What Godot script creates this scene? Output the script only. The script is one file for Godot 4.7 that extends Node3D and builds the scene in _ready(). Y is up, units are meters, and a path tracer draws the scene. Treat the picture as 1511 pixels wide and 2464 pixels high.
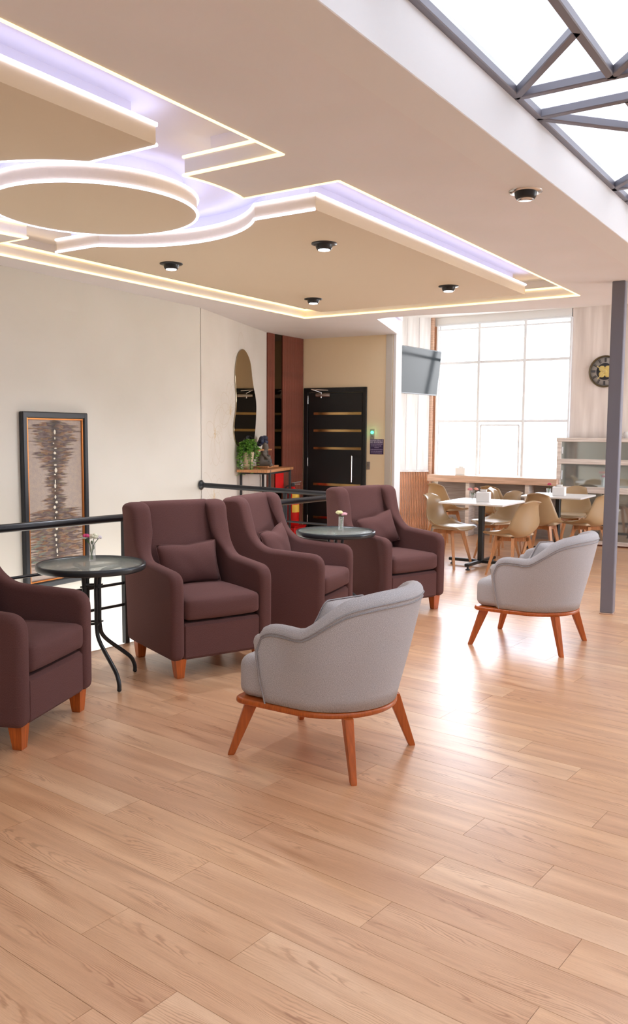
extends Node3D
# A lounge with a stepped LED ceiling, wing chairs by a stair rail and a dining corner at a tall window.

# ---------------------------------------------------------------- geometry builder
class Geo:
	var v := PackedVector3Array()
	var uv := PackedVector2Array()
	var sg := PackedInt32Array()      # one smooth group per triangle, -1 is flat
	var T := Transform3D()
	func tri(a: Vector3, b: Vector3, c: Vector3, g := -1, ua := Vector2.ZERO, ub := Vector2.ZERO, uc := Vector2.ZERO) -> void:
		v.append(T * a); v.append(T * b); v.append(T * c)
		uv.append(ua); uv.append(ub); uv.append(uc)
		sg.append(g)
	func quad(a: Vector3, b: Vector3, c: Vector3, d: Vector3, g := -1) -> void:
		tri(a, b, c, g); tri(a, c, d, g)
	func fix(start: int) -> void:       # front faces run clockwise: turn a closed piece the right way out
		var vol := 0.0
		var o := v[start * 3] if v.size() > start * 3 else Vector3.ZERO
		for i in range(start, sg.size()):
			vol += (v[i * 3] - o).dot((v[i * 3 + 1] - o).cross(v[i * 3 + 2] - o))
		if vol > 0.0:
			for i in range(start, sg.size()):
				var p := v[i * 3 + 1]; v[i * 3 + 1] = v[i * 3 + 2]; v[i * 3 + 2] = p
				var q := uv[i * 3 + 1]; uv[i * 3 + 1] = uv[i * 3 + 2]; uv[i * 3 + 2] = q
	func rings(R: Array, closed_ring := true, closed_path := false, caps := true, g := 0) -> void:
		var s0 := sg.size()
		var n: int = R[0].size()
		var m := R.size()
		for i in (m if closed_path else m - 1):
			var A: PackedVector3Array = R[i]
			var B: PackedVector3Array = R[(i + 1) % m]
			for j in (n if closed_ring else n - 1):
				var k := (j + 1) % n
				var u0 := Vector2(float(i) / m, float(j) / n); var u1 := Vector2(float(i + 1) / m, float(j) / n)
				var u2 := Vector2(float(i + 1) / m, float(j + 1) / n); var u3 := Vector2(float(i) / m, float(j + 1) / n)
				tri(A[j], B[j], B[k], g, u0, u1, u2); tri(A[j], B[k], A[k], g, u0, u2, u3)
		if caps and not closed_path:
			for e in [0, m - 1]:
				var C: PackedVector3Array = R[e]
				var mid := Vector3.ZERO
				for p in C: mid += p
				mid /= n
				for j in n:
					var k := (j + 1) % n
					if e == 0: tri(mid, C[j], C[k], g if n > 40 else -1)
					else: tri(mid, C[k], C[j], g if n > 40 else -1)
		fix(s0)
	func ctri(a: Vector3, b: Vector3, c: Vector3) -> void:   # of a convex piece round the origin
		if (a - c).cross(a - b).dot(a + b + c) > 0.0: tri(a, b, c)
		else: tri(a, c, b)
	func box(center: Vector3, size: Vector3, bev := 0.0, basis := Basis()) -> void:
		var h := size / 2.0
		var b := minf(bev, minf(h.x, minf(h.y, h.z)) * 0.9)
		var save := T
		T = T * Transform3D(basis, center)
		for ax in 3:
			var u := (ax + 1) % 3; var w := (ax + 2) % 3
			for s in [-1.0, 1.0]:
				var P := []
				for c in [[-1, -1], [1, -1], [1, 1], [-1, 1]]:
					var p := Vector3.ZERO
					p[ax] = s * h[ax]; p[u] = c[0] * (h[u] - b); p[w] = c[1] * (h[w] - b)
					P.append(p)
				ctri(P[0], P[1], P[2]); ctri(P[0], P[2], P[3])
			if b > 0.0:
				for su in [-1.0, 1.0]:
					for sw in [-1.0, 1.0]:
						var P := []
						for k in 4:
							var p := Vector3.ZERO
							p[ax] = (h[ax] - b) * (-1.0 if k == 0 or k == 3 else 1.0)
							p[u] = su * (h[u] - (b if k > 1 else 0.0)); p[w] = sw * (h[w] - (0.0 if k > 1 else b))
							P.append(p)
						ctri(P[0], P[1], P[2]); ctri(P[0], P[2], P[3])
		if b > 0.0:
			for sx in [-1.0, 1.0]:
				for sy in [-1.0, 1.0]:
					for sz in [-1.0, 1.0]:
						ctri(Vector3(sx * h.x, sy * (h.y - b), sz * (h.z - b)), Vector3(sx * (h.x - b), sy * h.y, sz * (h.z - b)), Vector3(sx * (h.x - b), sy * (h.y - b), sz * h.z))
		T = save
	func tube(path: PackedVector3Array, r: float, n := 10, closed := false, r_end := -1.0) -> void:
		var R := []
		var m := path.size()
		var up := Vector3.UP
		var last := Vector3.ZERO
		for i in m:
			var t: Vector3
			if closed: t = (path[(i + 1) % m] - path[(i - 1 + m) % m]).normalized()
			elif i == 0: t = (path[1] - path[0]).normalized()
			elif i == m - 1: t = (path[m - 1] - path[m - 2]).normalized()
			else: t = ((path[i + 1] - path[i]).normalized() + (path[i] - path[i - 1]).normalized()).normalized()
			if last == Vector3.ZERO: up = Vector3.UP if absf(t.y) < 0.9 else Vector3.RIGHT
			var side := up.cross(t).normalized()
			up = t.cross(side).normalized()
			last = t
			var rr := r if r_end < 0 else lerpf(r, r_end, float(i) / (m - 1))
			var ring := PackedVector3Array()
			for j in n:
				var a := TAU * j / n
				ring.append(path[i] + (side * cos(a) + up * sin(a)) * rr)
			R.append(ring)
		rings(R, true, closed)
	func lathe(profile: Array, n := 24, base := Vector3.ZERO, caps := true) -> void:   # profile of Vector2(r, y)
		var R := []
		for p in profile:
			var ring := PackedVector3Array()
			for j in n:
				var a := TAU * j / n
				ring.append(base + Vector3(p.x * cos(a), p.y, p.x * sin(a)))
			R.append(ring)
		rings(R, true, false, caps)
	func prism(poly: PackedVector2Array, y0: float, y1: float) -> void:  # poly in (x, z)
		var s0 := sg.size()
		var t := Geometry2D.triangulate_polygon(poly)
		for i in range(0, t.size(), 3):
			var a := poly[t[i]]; var b := poly[t[i + 1]]; var c := poly[t[i + 2]]
			var cw := (b - a).cross(c - a) > 0.0
			if not cw:
				var q := b; b = c; c = q
			tri(Vector3(a.x, y1, a.y), Vector3(b.x, y1, b.y), Vector3(c.x, y1, c.y), -1, a, b, c)
			tri(Vector3(a.x, y0, a.y), Vector3(c.x, y0, c.y), Vector3(b.x, y0, b.y), -1, a, c, b)
		var n := poly.size()
		var area := 0.0
		for i in n: area += poly[i].cross(poly[(i + 1) % n])
		for i in n:
			var a := poly[i]; var b := poly[(i + 1) % n]
			if area < 0.0:
				var q := a; a = b; b = q
			quad(Vector3(a.x, y0, a.y), Vector3(b.x, y0, b.y), Vector3(b.x, y1, b.y), Vector3(a.x, y1, a.y))
		fix(s0)
	# a dense closed outline in (x, y), pulled through z from z0 to z1 with rounded rims of radius r
	func puff(poly: PackedVector2Array, z0: float, z1: float, r: float, k := 5, cap := 0) -> void:
		var s0 := sg.size()
		var n := poly.size()
		var area := 0.0
		for i in n: area += poly[i].cross(poly[(i + 1) % n])
		var nrm := PackedVector2Array()
		for i in n:
			var d := (poly[(i + 1) % n] - poly[(i - 1 + n) % n]).normalized()
			nrm.append(Vector2(d.y, -d.x) * (1.0 if area > 0 else -1.0))
		var R := []
		for i in 2 * k + 2:
			var a := PI / 2 * (float(i) / k if i <= k else float(2 * k + 1 - i) / k)
			var z := z0 + r * (1 - cos(a)) if i <= k else z1 - r * (1 - cos(a))
			var ring := PackedVector3Array()
			for q in n:
				var p := poly[q] - nrm[q] * r * (1 - sin(a))
				ring.append(Vector3(p.x, p.y, z))
			R.append(ring)
		rings_plain(R)
		for e in [0, R.size() - 1]:
			var flat := PackedVector2Array()
			for q in n: flat.append(Vector2(R[e][q].x, R[e][q].y))
			var t := Geometry2D.triangulate_polygon(flat)
			var zc: float = R[e][0].z
			for i in range(0, t.size(), 3):
				var a := Vector3(flat[t[i]].x, flat[t[i]].y, zc); var b := Vector3(flat[t[i + 1]].x, flat[t[i + 1]].y, zc); var c := Vector3(flat[t[i + 2]].x, flat[t[i + 2]].y, zc)
				if ((b - a).cross(c - a).z > 0) == (e != 0): tri(a, b, c, cap)
				else: tri(a, c, b, cap)
		fix(s0)
	func rings_plain(R: Array) -> void:
		var n: int = R[0].size()
		# outline direction decides which way the wall faces
		var area := 0.0
		for i in n: area += R[0][i].x * R[0][(i + 1) % n].y - R[0][(i + 1) % n].x * R[0][i].y
		for i in R.size() - 1:
			for j in n:
				var k := (j + 1) % n
				if area > 0:
					tri(R[i][j], R[i + 1][k], R[i + 1][j], 0); tri(R[i][j], R[i][k], R[i + 1][k], 0)
				else:
					tri(R[i][j], R[i + 1][j], R[i + 1][k], 0); tri(R[i][j], R[i + 1][k], R[i][k], 0)
	func cushion(center: Vector3, size: Vector3, r: float, crown := Vector3.ZERO, n := 8, basis := Basis()) -> void:
		# a box with rounded edges whose faces bulge
		var s0 := sg.size()
		var save := T
		T = T * Transform3D(basis, center)
		var h := size / 2.0
		for ax in 3:
			for s in [-1.0, 1.0]:
				var u := (ax + 1) % 3; var w := (ax + 2) % 3
				var G := []
				for i in n + 1:
					var row := PackedVector3Array()
					for j in n + 1:
						var p := Vector3.ZERO
						var fu := sin(PI / 2 * (2.0 * i / n - 1.0)) * 0.5 + (2.0 * i / n - 1.0) * 0.5
						var fw := sin(PI / 2 * (2.0 * j / n - 1.0)) * 0.5 + (2.0 * j / n - 1.0) * 0.5
						p[ax] = s * h[ax]; p[u] = fu * h[u]; p[w] = fw * h[w]
						var q := Vector3(clampf(p.x, -h.x + r, h.x - r), clampf(p.y, -h.y + r, h.y - r), clampf(p.z, -h.z + r, h.z - r))
						var d := p - q
						if d.length() > 1e-6: p = q + d.normalized() * r
						var t := p / h
						var e := Vector3((1 - t.y * t.y) * (1 - t.z * t.z), (1 - t.x * t.x) * (1 - t.z * t.z), (1 - t.x * t.x) * (1 - t.y * t.y))
						p += Vector3(t.x * e.x * crown.x, t.y * e.y * crown.y, t.z * e.z * crown.z)
						row.append(p)
					G.append(row)
				for i in n:
					for j in n:
						if s > 0: quad(G[i][j], G[i][j + 1], G[i + 1][j + 1], G[i + 1][j], 0)
						else: quad(G[i][j], G[i + 1][j], G[i + 1][j + 1], G[i][j + 1], 0)
		T = save
		fix(s0)
	func pillow(w: float, h: float, t: float, n := 14, dent := 0.0) -> void:   # in the x-y plane, thick along z
		var s0 := sg.size()
		for s in [1.0, -1.0]:
			var G := []
			for i in n + 1:
				var row := PackedVector3Array()
				for j in n + 1:
					var a := 2.0 * i / n - 1.0; var b := 2.0 * j / n - 1.0
					var x := a * w / 2 * (1 - 0.055 * (1 - b * b)); var y := b * h / 2 * (1 - 0.075 * (1 - a * a))
					var z := pow(maxf(0.0, (1 - pow(absf(a), 2.6)) * (1 - pow(absf(b), 2.6))), 0.62) * t / 2
					z += 0.003 * sin(a * 9.0 + b * 4.0) * (1 - a * a) * (1 - b * b)
					y -= dent * exp(-pow(a / 0.28, 2)) * smoothstep(-0.2, 1.0, b)
					row.append(Vector3(x, y, z * s))
				G.append(row)
			for i in n:
				for j in n:
					if s > 0: quad(G[i][j], G[i][j + 1], G[i + 1][j + 1], G[i + 1][j], 0)
					else: quad(G[i][j], G[i + 1][j], G[i + 1][j + 1], G[i][j + 1], 0)
		fix(s0)
	func ball(c: Vector3, r: Vector3, n := 10) -> void:
		var R := []
		for i in range(1, n):
			var a := PI * i / n
			var ring := PackedVector3Array()
			for j in n + 2:
				var b := TAU * j / (n + 2)
				ring.append(c + Vector3(r.x * sin(a) * cos(b), r.y * cos(a), r.z * sin(a) * sin(b)))
			R.append(ring)
		rings(R)
	func mesh() -> ArrayMesh:
		var st := SurfaceTool.new()
		st.begin(Mesh.PRIMITIVE_TRIANGLES)
		for i in sg.size():
			st.set_smooth_group(sg[i])
			for k in 3:
				st.set_uv(uv[i * 3 + k])
				st.add_vertex(v[i * 3 + k])
		st.generate_normals()
		st.index()
		return st.commit()

# ---------------------------------------------------------------- naming
var taken := {}
func numbered(called: String) -> String:
	if not taken.has(called):
		taken[called] = 0
		return called
	taken[called] += 1
	return "%s_%03d" % [called, taken[called]]
func tag(o: Node, label: String, category: String, group := "") -> Node:
	o.set_meta("label", label); o.set_meta("category", category)
	if group != "": o.set_meta("group", group)
	return o
func thing(called: String, label: String, category: String, at := Vector3.ZERO, turn := 0.0, group := "") -> Node3D:
	var o := Node3D.new()
	o.name = numbered(called); add_child(o)
	o.position = at; o.rotation.y = turn
	tag(o, label, category, group)
	return o
func put(called: String, g, m: Material, parent: Node = null) -> MeshInstance3D:
	var o := MeshInstance3D.new()
	o.mesh = g.mesh() if g is Geo else g
	o.material_override = m
	if parent == null:
		o.name = numbered(called); add_child(o)
	else:
		o.name = called; parent.add_child(o, true)
	return o
func struct(called: String, g, m: Material, parent: Node = null) -> MeshInstance3D:
	var o := put(called, g, m, parent)
	if parent == null: o.set_meta("kind", "structure")
	return o
func structure_node(called: String) -> Node3D:
	var o := Node3D.new(); o.name = numbered(called); add_child(o); o.set_meta("kind", "structure")
	return o
func dup(o: Node3D, called: String, label: String, at: Vector3, turn: float, group := "") -> Node3D:
	var c: Node3D = o.duplicate()
	c.name = numbered(called); add_child(c)
	c.position = at; c.rotation = Vector3(0, turn, 0)
	c.set_meta("label", label)
	if group != "": c.set_meta("group", group)
	return c

# ---------------------------------------------------------------- materials and textures
func mat(c: String, rough := 0.6, metal := 0.0, spec := 0.5) -> StandardMaterial3D:
	var m := StandardMaterial3D.new()
	m.albedo_color = Color(c); m.roughness = rough; m.metallic = metal; m.metallic_specular = spec
	return m
func noise_tex(freq: float, lo: Color, hi: Color, w := 512, h := 512, sd := 1, oct := 4, normal := false, stretch := Vector2.ONE) -> ImageTexture:
	var f := FastNoiseLite.new()
	f.seed = sd; f.frequency = freq; f.fractal_octaves = oct; f.noise_type = FastNoiseLite.TYPE_SIMPLEX_SMOOTH
	var data := PackedByteArray()
	data.resize(w * h * 3)
	var k := 0
	for y in h:
		var fy := float(y) / h
		for x in w:
			# blended with itself so that it tiles
			var px := x * stretch.x; var py := y * stretch.y
			var n := f.get_noise_2d(px, py)
			var edge := smoothstep(0.8, 1.0, float(x) / w)
			if edge > 0.0: n = lerpf(n, f.get_noise_2d(px - w * stretch.x, py), edge)
			var ey := smoothstep(0.8, 1.0, fy)
			if ey > 0.0: n = lerpf(n, f.get_noise_2d(px, py - h * stretch.y), ey)
			var t := clampf(n * 0.9 + 0.5, 0.0, 1.0)
			data[k] = int(lerpf(lo.r, hi.r, t) * 255); data[k + 1] = int(lerpf(lo.g, hi.g, t) * 255); data[k + 2] = int(lerpf(lo.b, hi.b, t) * 255)
			k += 3
	return ImageTexture.create_from_image(Image.create_from_data(w, h, false, Image.FORMAT_RGB8, data))
func tri_map(m: StandardMaterial3D, scale: float, world := false) -> void:
	m.uv1_triplanar = true; m.uv1_world_triplanar = world; m.uv1_scale = Vector3.ONE * scale
func glow(c: String, e: float) -> StandardMaterial3D:
	var m := mat(c, 0.5)
	m.emission_enabled = true; m.emission = Color(c); m.emission_energy_multiplier = e
	return m
func pane(c: String, a: float, rough := 0.02) -> StandardMaterial3D:
	var m := mat(c, rough)
	m.transparency = BaseMaterial3D.TRANSPARENCY_ALPHA
	m.albedo_color.a = a
	return m

var X := {}     # materials by use
func make_materials() -> void:
	var weave := noise_tex(0.30, Color(0.60, 0.60, 0.60), Color(1, 1, 1), 256, 256, 3, 3)
	var weave_long := noise_tex(0.25, Color(0.84, 0.83, 0.83), Color(1, 1, 1), 256, 256, 5, 3, false, Vector2(1.0, 0.25))
	var streak := noise_tex(0.045, Color(0.80, 0.80, 0.80), Color(1, 1, 1), 512, 512, 7, 5, false, Vector2(1.6, 0.09))
	var grain := noise_tex(0.045, Color(0.84, 0.82, 0.80), Color(1, 1, 1), 512, 512, 27, 5, false, Vector2(0.09, 1.6))
	var soft := noise_tex(0.02, Color(0.90, 0.885, 0.875), Color(1, 1, 1), 512, 512, 17, 4, false, Vector2(1.2, 0.10))
	var blotch := noise_tex(0.008, Color(0.972, 0.968, 0.96), Color(1, 1, 1), 256, 256, 9, 3)
	X.brown = mat("#6e4d4a", 0.95, 0, 0.25)
	X.brown.albedo_texture = weave_long; tri_map(X.brown, 7.0)
	X.brown.heightmap_enabled = true; X.brown.heightmap_texture = weave; X.brown.heightmap_scale = 0.05
	X.brown.rim_enabled = true; X.brown.rim = 0.22; X.brown.rim_tint = 0.6
	X.gray = mat("#e9e4e4", 0.95, 0, 0.25)
	X.gray.albedo_texture = weave; tri_map(X.gray, 4.2)
	X.gray.heightmap_enabled = true; X.gray.heightmap_texture = weave; X.gray.heightmap_scale = 0.05
	X.gray.rim_enabled = true; X.gray.rim = 0.2; X.gray.rim_tint = 0.5
	X.gray_welt = mat("#cbc5c5", 0.95, 0, 0.2)
	X.gray_welt.albedo_texture = weave; tri_map(X.gray_welt, 4.2)
	X.orange = mat("#cd6627", 0.32)
	X.orange.albedo_texture = streak; tri_map(X.orange, 2.2)
	X.beech = mat("#d99a66", 0.4)
	X.beech.albedo_texture = streak; tri_map(X.beech, 2.2)
	X.shell = mat("#a98d68", 0.28)
	X.pad = mat("#b9a384", 0.35)
	X.black = mat("#17191b", 0.38)
	X.rail = mat("#24262b", 0.3, 0.2)
	X.tube = mat("#2b2e30", 0.35, 0.2)
	X.rim = mat("#33383b", 0.3, 0.2)
	X.steel = mat("#7d7c86", 0.45, 0.15)
	X.chrome = mat("#d0cfcd", 0.22, 1.0)
	X.white = mat("#efedea", 0.3)
	X.white_wall = mat("#efeeec", 0.75)
	X.ceiling = mat("#efedef", 0.85)
	X.ceiling.albedo_texture = blotch; tri_map(X.ceiling, 0.35, true)
	X.island = mat("#e2d3ba", 0.85)
	X.recess = mat("#e6e5f6", 0.8)
	X.beam = mat("#ecebeb", 0.8)
	X.wall = mat("#d8d3c8", 0.8)
	X.wall.albedo_texture = blotch; tri_map(X.wall, 0.4, true)
	X.door_wall = mat("#f3dfba", 0.8)
	X.slat = mat("#8d4a36", 0.5)
	X.slat.albedo_texture = streak; tri_map(X.slat, 1.5)
	X.slat_back = mat("#4a2219", 0.7)
	X.wain = mat("#dc9c74", 0.5)
	X.wain.albedo_texture = streak; tri_map(X.wain, 1.5)
	X.wain_back = mat("#f0d8c0", 0.7)
	X.marble = mat("#f0e6df", 0.5)
	X.marble.albedo_texture = soft; tri_map(X.marble, 0.55)
	X.pale = mat("#f2f1f1", 0.5)
	X.pale.albedo_texture = soft; tri_map(X.pale, 0.8)
	X.ash = mat("#f2e8e0", 0.45)
	X.ash.albedo_texture = grain; tri_map(X.ash, 0.9)
	X.counter = mat("#e4bfa6", 0.4)
	X.counter.albedo_texture = grain; tri_map(X.counter, 0.9)
	X.grey_wall = mat("#a9a2a0", 0.7)
	X.grey_wall.albedo_texture = grain; tri_map(X.grey_wall, 0.9)
	X.alu = mat("#e9edf1", 0.4, 0.1)
	X.glass = pane("#f4f8fa", 0.05)
	X.roof_glass = pane("#fbfbfb", 0.50, 0.2)
	X.table_glass = pane("#aab8ad", 0.34, 0.14)
	X.table_glass.heightmap_enabled = true; X.table_glass.heightmap_texture = noise_tex(0.09, Color.BLACK, Color.WHITE, 256, 256, 12, 2); X.table_glass.heightmap_scale = 0.35
	tri_map(X.table_glass, 4.0)
	X.vase = pane("#eef5f3", 0.12)
	X.mirror = mat("#b5a88f", 0.03, 1.0)
	X.dark_mirror = mat("#4a3f30", 0.06, 1.0)
	X.cab_glass = mat("#b3b8b6", 0.05, 0.8)
	X.screen = mat("#20272a", 0.12, 0.0, 0.2)
	X.gold = mat("#c9a45e", 0.3, 0.9)
	X.red = mat("#d21414", 0.35)
	X.yellow = mat("#e2b73a", 0.5)
	X.green = mat("#8cc257", 0.55)
	X.green.backlight_enabled = true; X.green.backlight = Color(0.12, 0.2, 0.05)
	X.stem = mat("#46672f", 0.6)
	X.stone = mat("#6d675f", 0.8)
	X.joint = mat("#4b382c", 0.8)
	X.slab = mat("#b49a86", 0.6)

# each row of planks shows another strip of this grain
func wood_texture() -> ImageTexture:
	var W := 1536; var H := 1152
	var f := FastNoiseLite.new(); f.seed = 4; f.noise_type = FastNoiseLite.TYPE_SIMPLEX_SMOOTH; f.fractal_octaves = 2; f.frequency = 1.0
	var fine := FastNoiseLite.new(); fine.seed = 8; fine.noise_type = FastNoiseLite.TYPE_SIMPLEX_SMOOTH; fine.fractal_octaves = 2; fine.frequency = 1.0
	var data := PackedByteArray(); data.resize(W * H * 3)
	var k := 0
	var lo := Color("#a46c42"); var hi := Color("#f8cfa5")
	for y in H:
		var strip := y / 192
		var fy := float(y % 192) / 192.0 * 0.1836
		var yc := 0.09 + 0.05 * sin(strip * 2.3)
		for x in W:
			var fx := float(x) / W * 1.22
			var o := strip * 17.0
			var warp := f.get_noise_2d(fx * 1.3 + o, fy * 6.0 + o)
			var ax := (fx - 0.55 - 0.3 * sin(strip * 1.7)) * 0.06
			var d := sqrt(pow((fy - yc) + warp * 0.03, 2) + ax * ax + 0.0002)
			var ring := d * 190.0 + f.get_noise_2d(fx * 14.0 + o, fy * 60.0) * 0.30
			ring = absf(ring - floorf(ring) - 0.5) * 2.0
			ring = smoothstep(0.45, 1.0, ring)
			var figure := smoothstep(-0.15, 0.45, f.get_noise_2d(fx * 1.7 + o * 2.0, fy * 9.0 + 70.0))
			var streak := fine.get_noise_2d(fx * 2.2 + o, fy * 420.0)
			var pores := smoothstep(0.25, 0.6, fine.get_noise_2d(fx * 16.0 - o, fy * 700.0))
			var tone := f.get_noise_2d(fx * 0.9 - o, fy * 10.0 + 40.0)
			var t := 0.78 + 0.20 * tone + 0.13 * streak - 0.40 * ring * figure - 0.12 * pores
			var patch := smoothstep(0.30, 0.75, f.get_noise_2d(fx * 1.3 + o * 3.0, fy * 17.0 - 9.0))
			t -= 0.26 * patch
			t = clampf(t, 0.0, 1.0)
			data[k] = int(lerpf(lo.r, hi.r, t) * 255); data[k + 1] = int(lerpf(lo.g, hi.g, t) * 255); data[k + 2] = int(lerpf(lo.b, hi.b, t) * 255)
			k += 3
	return ImageTexture.create_from_image(Image.create_from_data(W, H, false, Image.FORMAT_RGB8, data))

func painting_texture() -> ImageTexture:
	var W := 256; var H := 640
	var f := FastNoiseLite.new(); f.seed = 21; f.frequency = 1.0; f.fractal_octaves = 4; f.noise_type = FastNoiseLite.TYPE_SIMPLEX_SMOOTH
	var im := Image.create(W, H, false, Image.FORMAT_RGB8)
	var lilac := Color("#a3948a"); var cream := Color("#ae9c8c")
	var browns := [Color("#6d4a38"), Color("#7a5b3c"), Color("#523f38"), Color("#5c4843"), Color("#665741")]
	for y in H:
		var fy := float(y) / H
		var wide := 0.30 + 0.10 * sin(fy * 11.0 + 1.0) + 0.10 * f.get_noise_2d(fy * 9.0, 3.0)
		if fy > 0.42 and fy < 0.56: wide *= 0.45
		if fy > 0.62: wide = 0.46
		if fy < 0.04: wide *= fy / 0.04
		if fy > 0.9: wide *= (1.0 - fy) / 0.1
		for x in W:
			var fx := float(x) / W - 0.49
			var edge := wide * (1.0 + 0.75 * f.get_noise_2d(fy * 60.0, signf(fx) * 7.0))
			var n := f.get_noise_2d(fx * 5.0, fy * 60.0)
			var bg := lilac.lerp(cream, clampf(0.5 + f.get_noise_2d(fx * 10.0, fy * 25.0), 0, 1)).darkened(clampf(0.12 * f.get_noise_2d(fx * 60.0, fy * 90.0), 0, 1))
			var pick := int(clampf((f.get_noise_2d(fx * 3.0 + 40.0, fy * 30.0) * 0.9 + 0.5) * 5.0, 0, 4))
			var c: Color = browns[pick]
			c = c.lightened(clampf(0.22 * n + 0.08, 0, 1)).darkened(0.35 * exp(-pow(fx / 0.07, 2)))
			if fy > 0.72 and fx < -0.2: c = c.lerp(Color("#5f7a6c"), clampf(n * 1.6, 0, 0.7))
			var a := smoothstep(edge + 0.05, edge - 0.05, absf(fx) + 0.06 * n)
			im.set_pixel(x, y, bg.lerp(c, a))
	var rng := RandomNumberGenerator.new(); rng.seed = 5
	for s in 26:   # pale dabs down the middle
		var cy := int((0.07 + s * 0.034 + rng.randf() * 0.012) * H); var cx := int(W * (0.49 + rng.randf_range(-0.02, 0.015)))
		var rh := rng.randi_range(3, 12); var rw := rng.randi_range(3, 7)
		for yy in range(-rh, rh + 1):
			for xx in range(-rw, rw + 1):
				if pow(float(xx) / rw, 2) + pow(float(yy) / rh, 2) < 0.8 + 0.5 * f.get_noise_2d(xx * 0.4 + s * 9, yy * 0.4):
					if cy + yy < H and cy + yy > 0: im.set_pixel(cx + xx, cy + yy, Color("#d8d0bd"))
	return ImageTexture.create_from_image(im)

func flower_texture() -> ImageTexture:     # fine line drawing of petals with gold centres, printed on the wall
	var W := 512; var H := 640
	var im := Image.create(W, H, false, Image.FORMAT_RGB8)
	im.fill(Color("#d6c8b4"))
	var f := FastNoiseLite.new(); f.seed = 2; f.frequency = 0.006
	for y in H:
		for x in W:
			var n := f.get_noise_2d(x, y) * 0.5 + 0.5
			im.set_pixel(x, y, Color("#dad3c8").lerp(Color("#d0c8bb"), clampf(n, 0, 1)))
	var line := Color("#c9bda9")
	var rng := RandomNumberGenerator.new(); rng.seed = 11
	var centres := [Vector2(91, 292), Vector2(84, 450), Vector2(300, 110), Vector2(330, 470), Vector2(200, 235)]
	for c in centres:
		for p in 9:
			var a := rng.randf() * TAU; var L := rng.randf_range(45, 95); var wd := rng.randf_range(14, 30)
			for s in 160:
				var t := s / 160.0 * PI
				for sd in [-1.0, 1.0]:
					var q: Vector2 = c + Vector2(cos(a), sin(a)) * (1 - cos(t)) * 0.5 * L + Vector2(-sin(a), cos(a)) * sin(t) * wd * sd
					if q.x > 1 and q.y > 1 and q.x < W - 2 and q.y < H - 2: im.set_pixel(int(q.x), int(q.y), line)
	for g in [Vector2(91, 292), Vector2(84, 450), Vector2(205, 235)]:
		for k in 90:
			var q: Vector2 = g + Vector2(rng.randfn(0, 3.0), rng.randfn(0, 8.0))
			im.set_pixel(clampi(int(q.x), 0, W - 1), clampi(int(q.y), 0, H - 1), Color("#c49a52"))
	return ImageTexture.create_from_image(im)

# ---------------------------------------------------------------- small shape helpers
func spline(pts: Array, per := 6, closed := true) -> PackedVector2Array:
	var out := PackedVector2Array()
	var n := pts.size()
	for i in (n if closed else n - 1):
		var p0: Vector2 = pts[(i - 1 + n) % n] if closed or i > 0 else pts[i]
		var p1: Vector2 = pts[i]
		var p2: Vector2 = pts[(i + 1) % n]
		var p3: Vector2 = pts[(i + 2) % n] if closed or i < n - 2 else pts[i + 1]
		for k in per:
			out.append(p1.cubic_interpolate(p2, p0, p3, float(k) / per))
	if not closed: out.append(pts[n - 1])
	return out
func rounded(pts: Array, radii: Array, per := 5, step := 0.03) -> PackedVector2Array:   # polygon with rounded corners, resampled
	var out := PackedVector2Array()
	var n := pts.size()
	var corners := []
	for i in n:
		var p: Vector2 = pts[i]; var a: Vector2 = (pts[(i - 1 + n) % n] - p); var b: Vector2 = (pts[(i + 1) % n] - p)
		var r: float = minf(radii[i], minf(a.length(), b.length()) * 0.49)
		var c := []
		for k in per + 1:
			var t := float(k) / per
			var s := p + a.normalized() * r; var e := p + b.normalized() * r
			c.append(s.lerp(p, t).lerp(p.lerp(e, t), t))
		corners.append(c if radii[i] > 0 else [p])
	for i in n:
		for q in corners[i]: out.append(q)
		var s: Vector2 = corners[i][-1]; var e: Vector2 = corners[(i + 1) % n][0]
		var m := int(s.distance_to(e) / step)
		for k in range(1, m): out.append(s.lerp(e, float(k) / m))
	return out
func arc(c: Vector2, r: float, a0: float, a1: float, n: int) -> PackedVector2Array:
	var out := PackedVector2Array()
	for i in n + 1:
		var a := lerpf(a0, a1, float(i) / n)
		out.append(c + Vector2(cos(a), sin(a)) * r)
	return out
func p3(poly: PackedVector2Array, y: float) -> PackedVector3Array:
	var out := PackedVector3Array()
	for p in poly: out.append(Vector3(p.x, y, p.y))
	return out
func wall_prism(a: Vector2, b: Vector2, outward: Vector2, thick: float, y0: float, y1: float) -> Geo:
	var g := Geo.new()
	var o := outward.normalized() * thick
	g.prism(PackedVector2Array([a, b, b + o, a + o]), y0, y1)
	return g

# ---------------------------------------------------------------- the place
const RAIL_A := Vector2(-4.40, -4.192)      # a point of the stair rail; it runs a little askew to the ceiling
func rail_x(z: float) -> float: return RAIL_A.x - 0.0918 * (z - RAIL_A.y)
const KINK := Vector2(-5.747, -6.604)
const KINK_END := Vector2(-6.43, -8.65)
const SLAT_END := Vector2(-6.46, -9.50)
const PART_END := Vector2(-5.15, -9.615)
const CEIL := 2.75
const CC := Vector2(-3.787, -3.455)         # middle of the coffer
var cam: Camera3D
var rail_corner := Vector3(-4.147, 0.912, -6.95)

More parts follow.
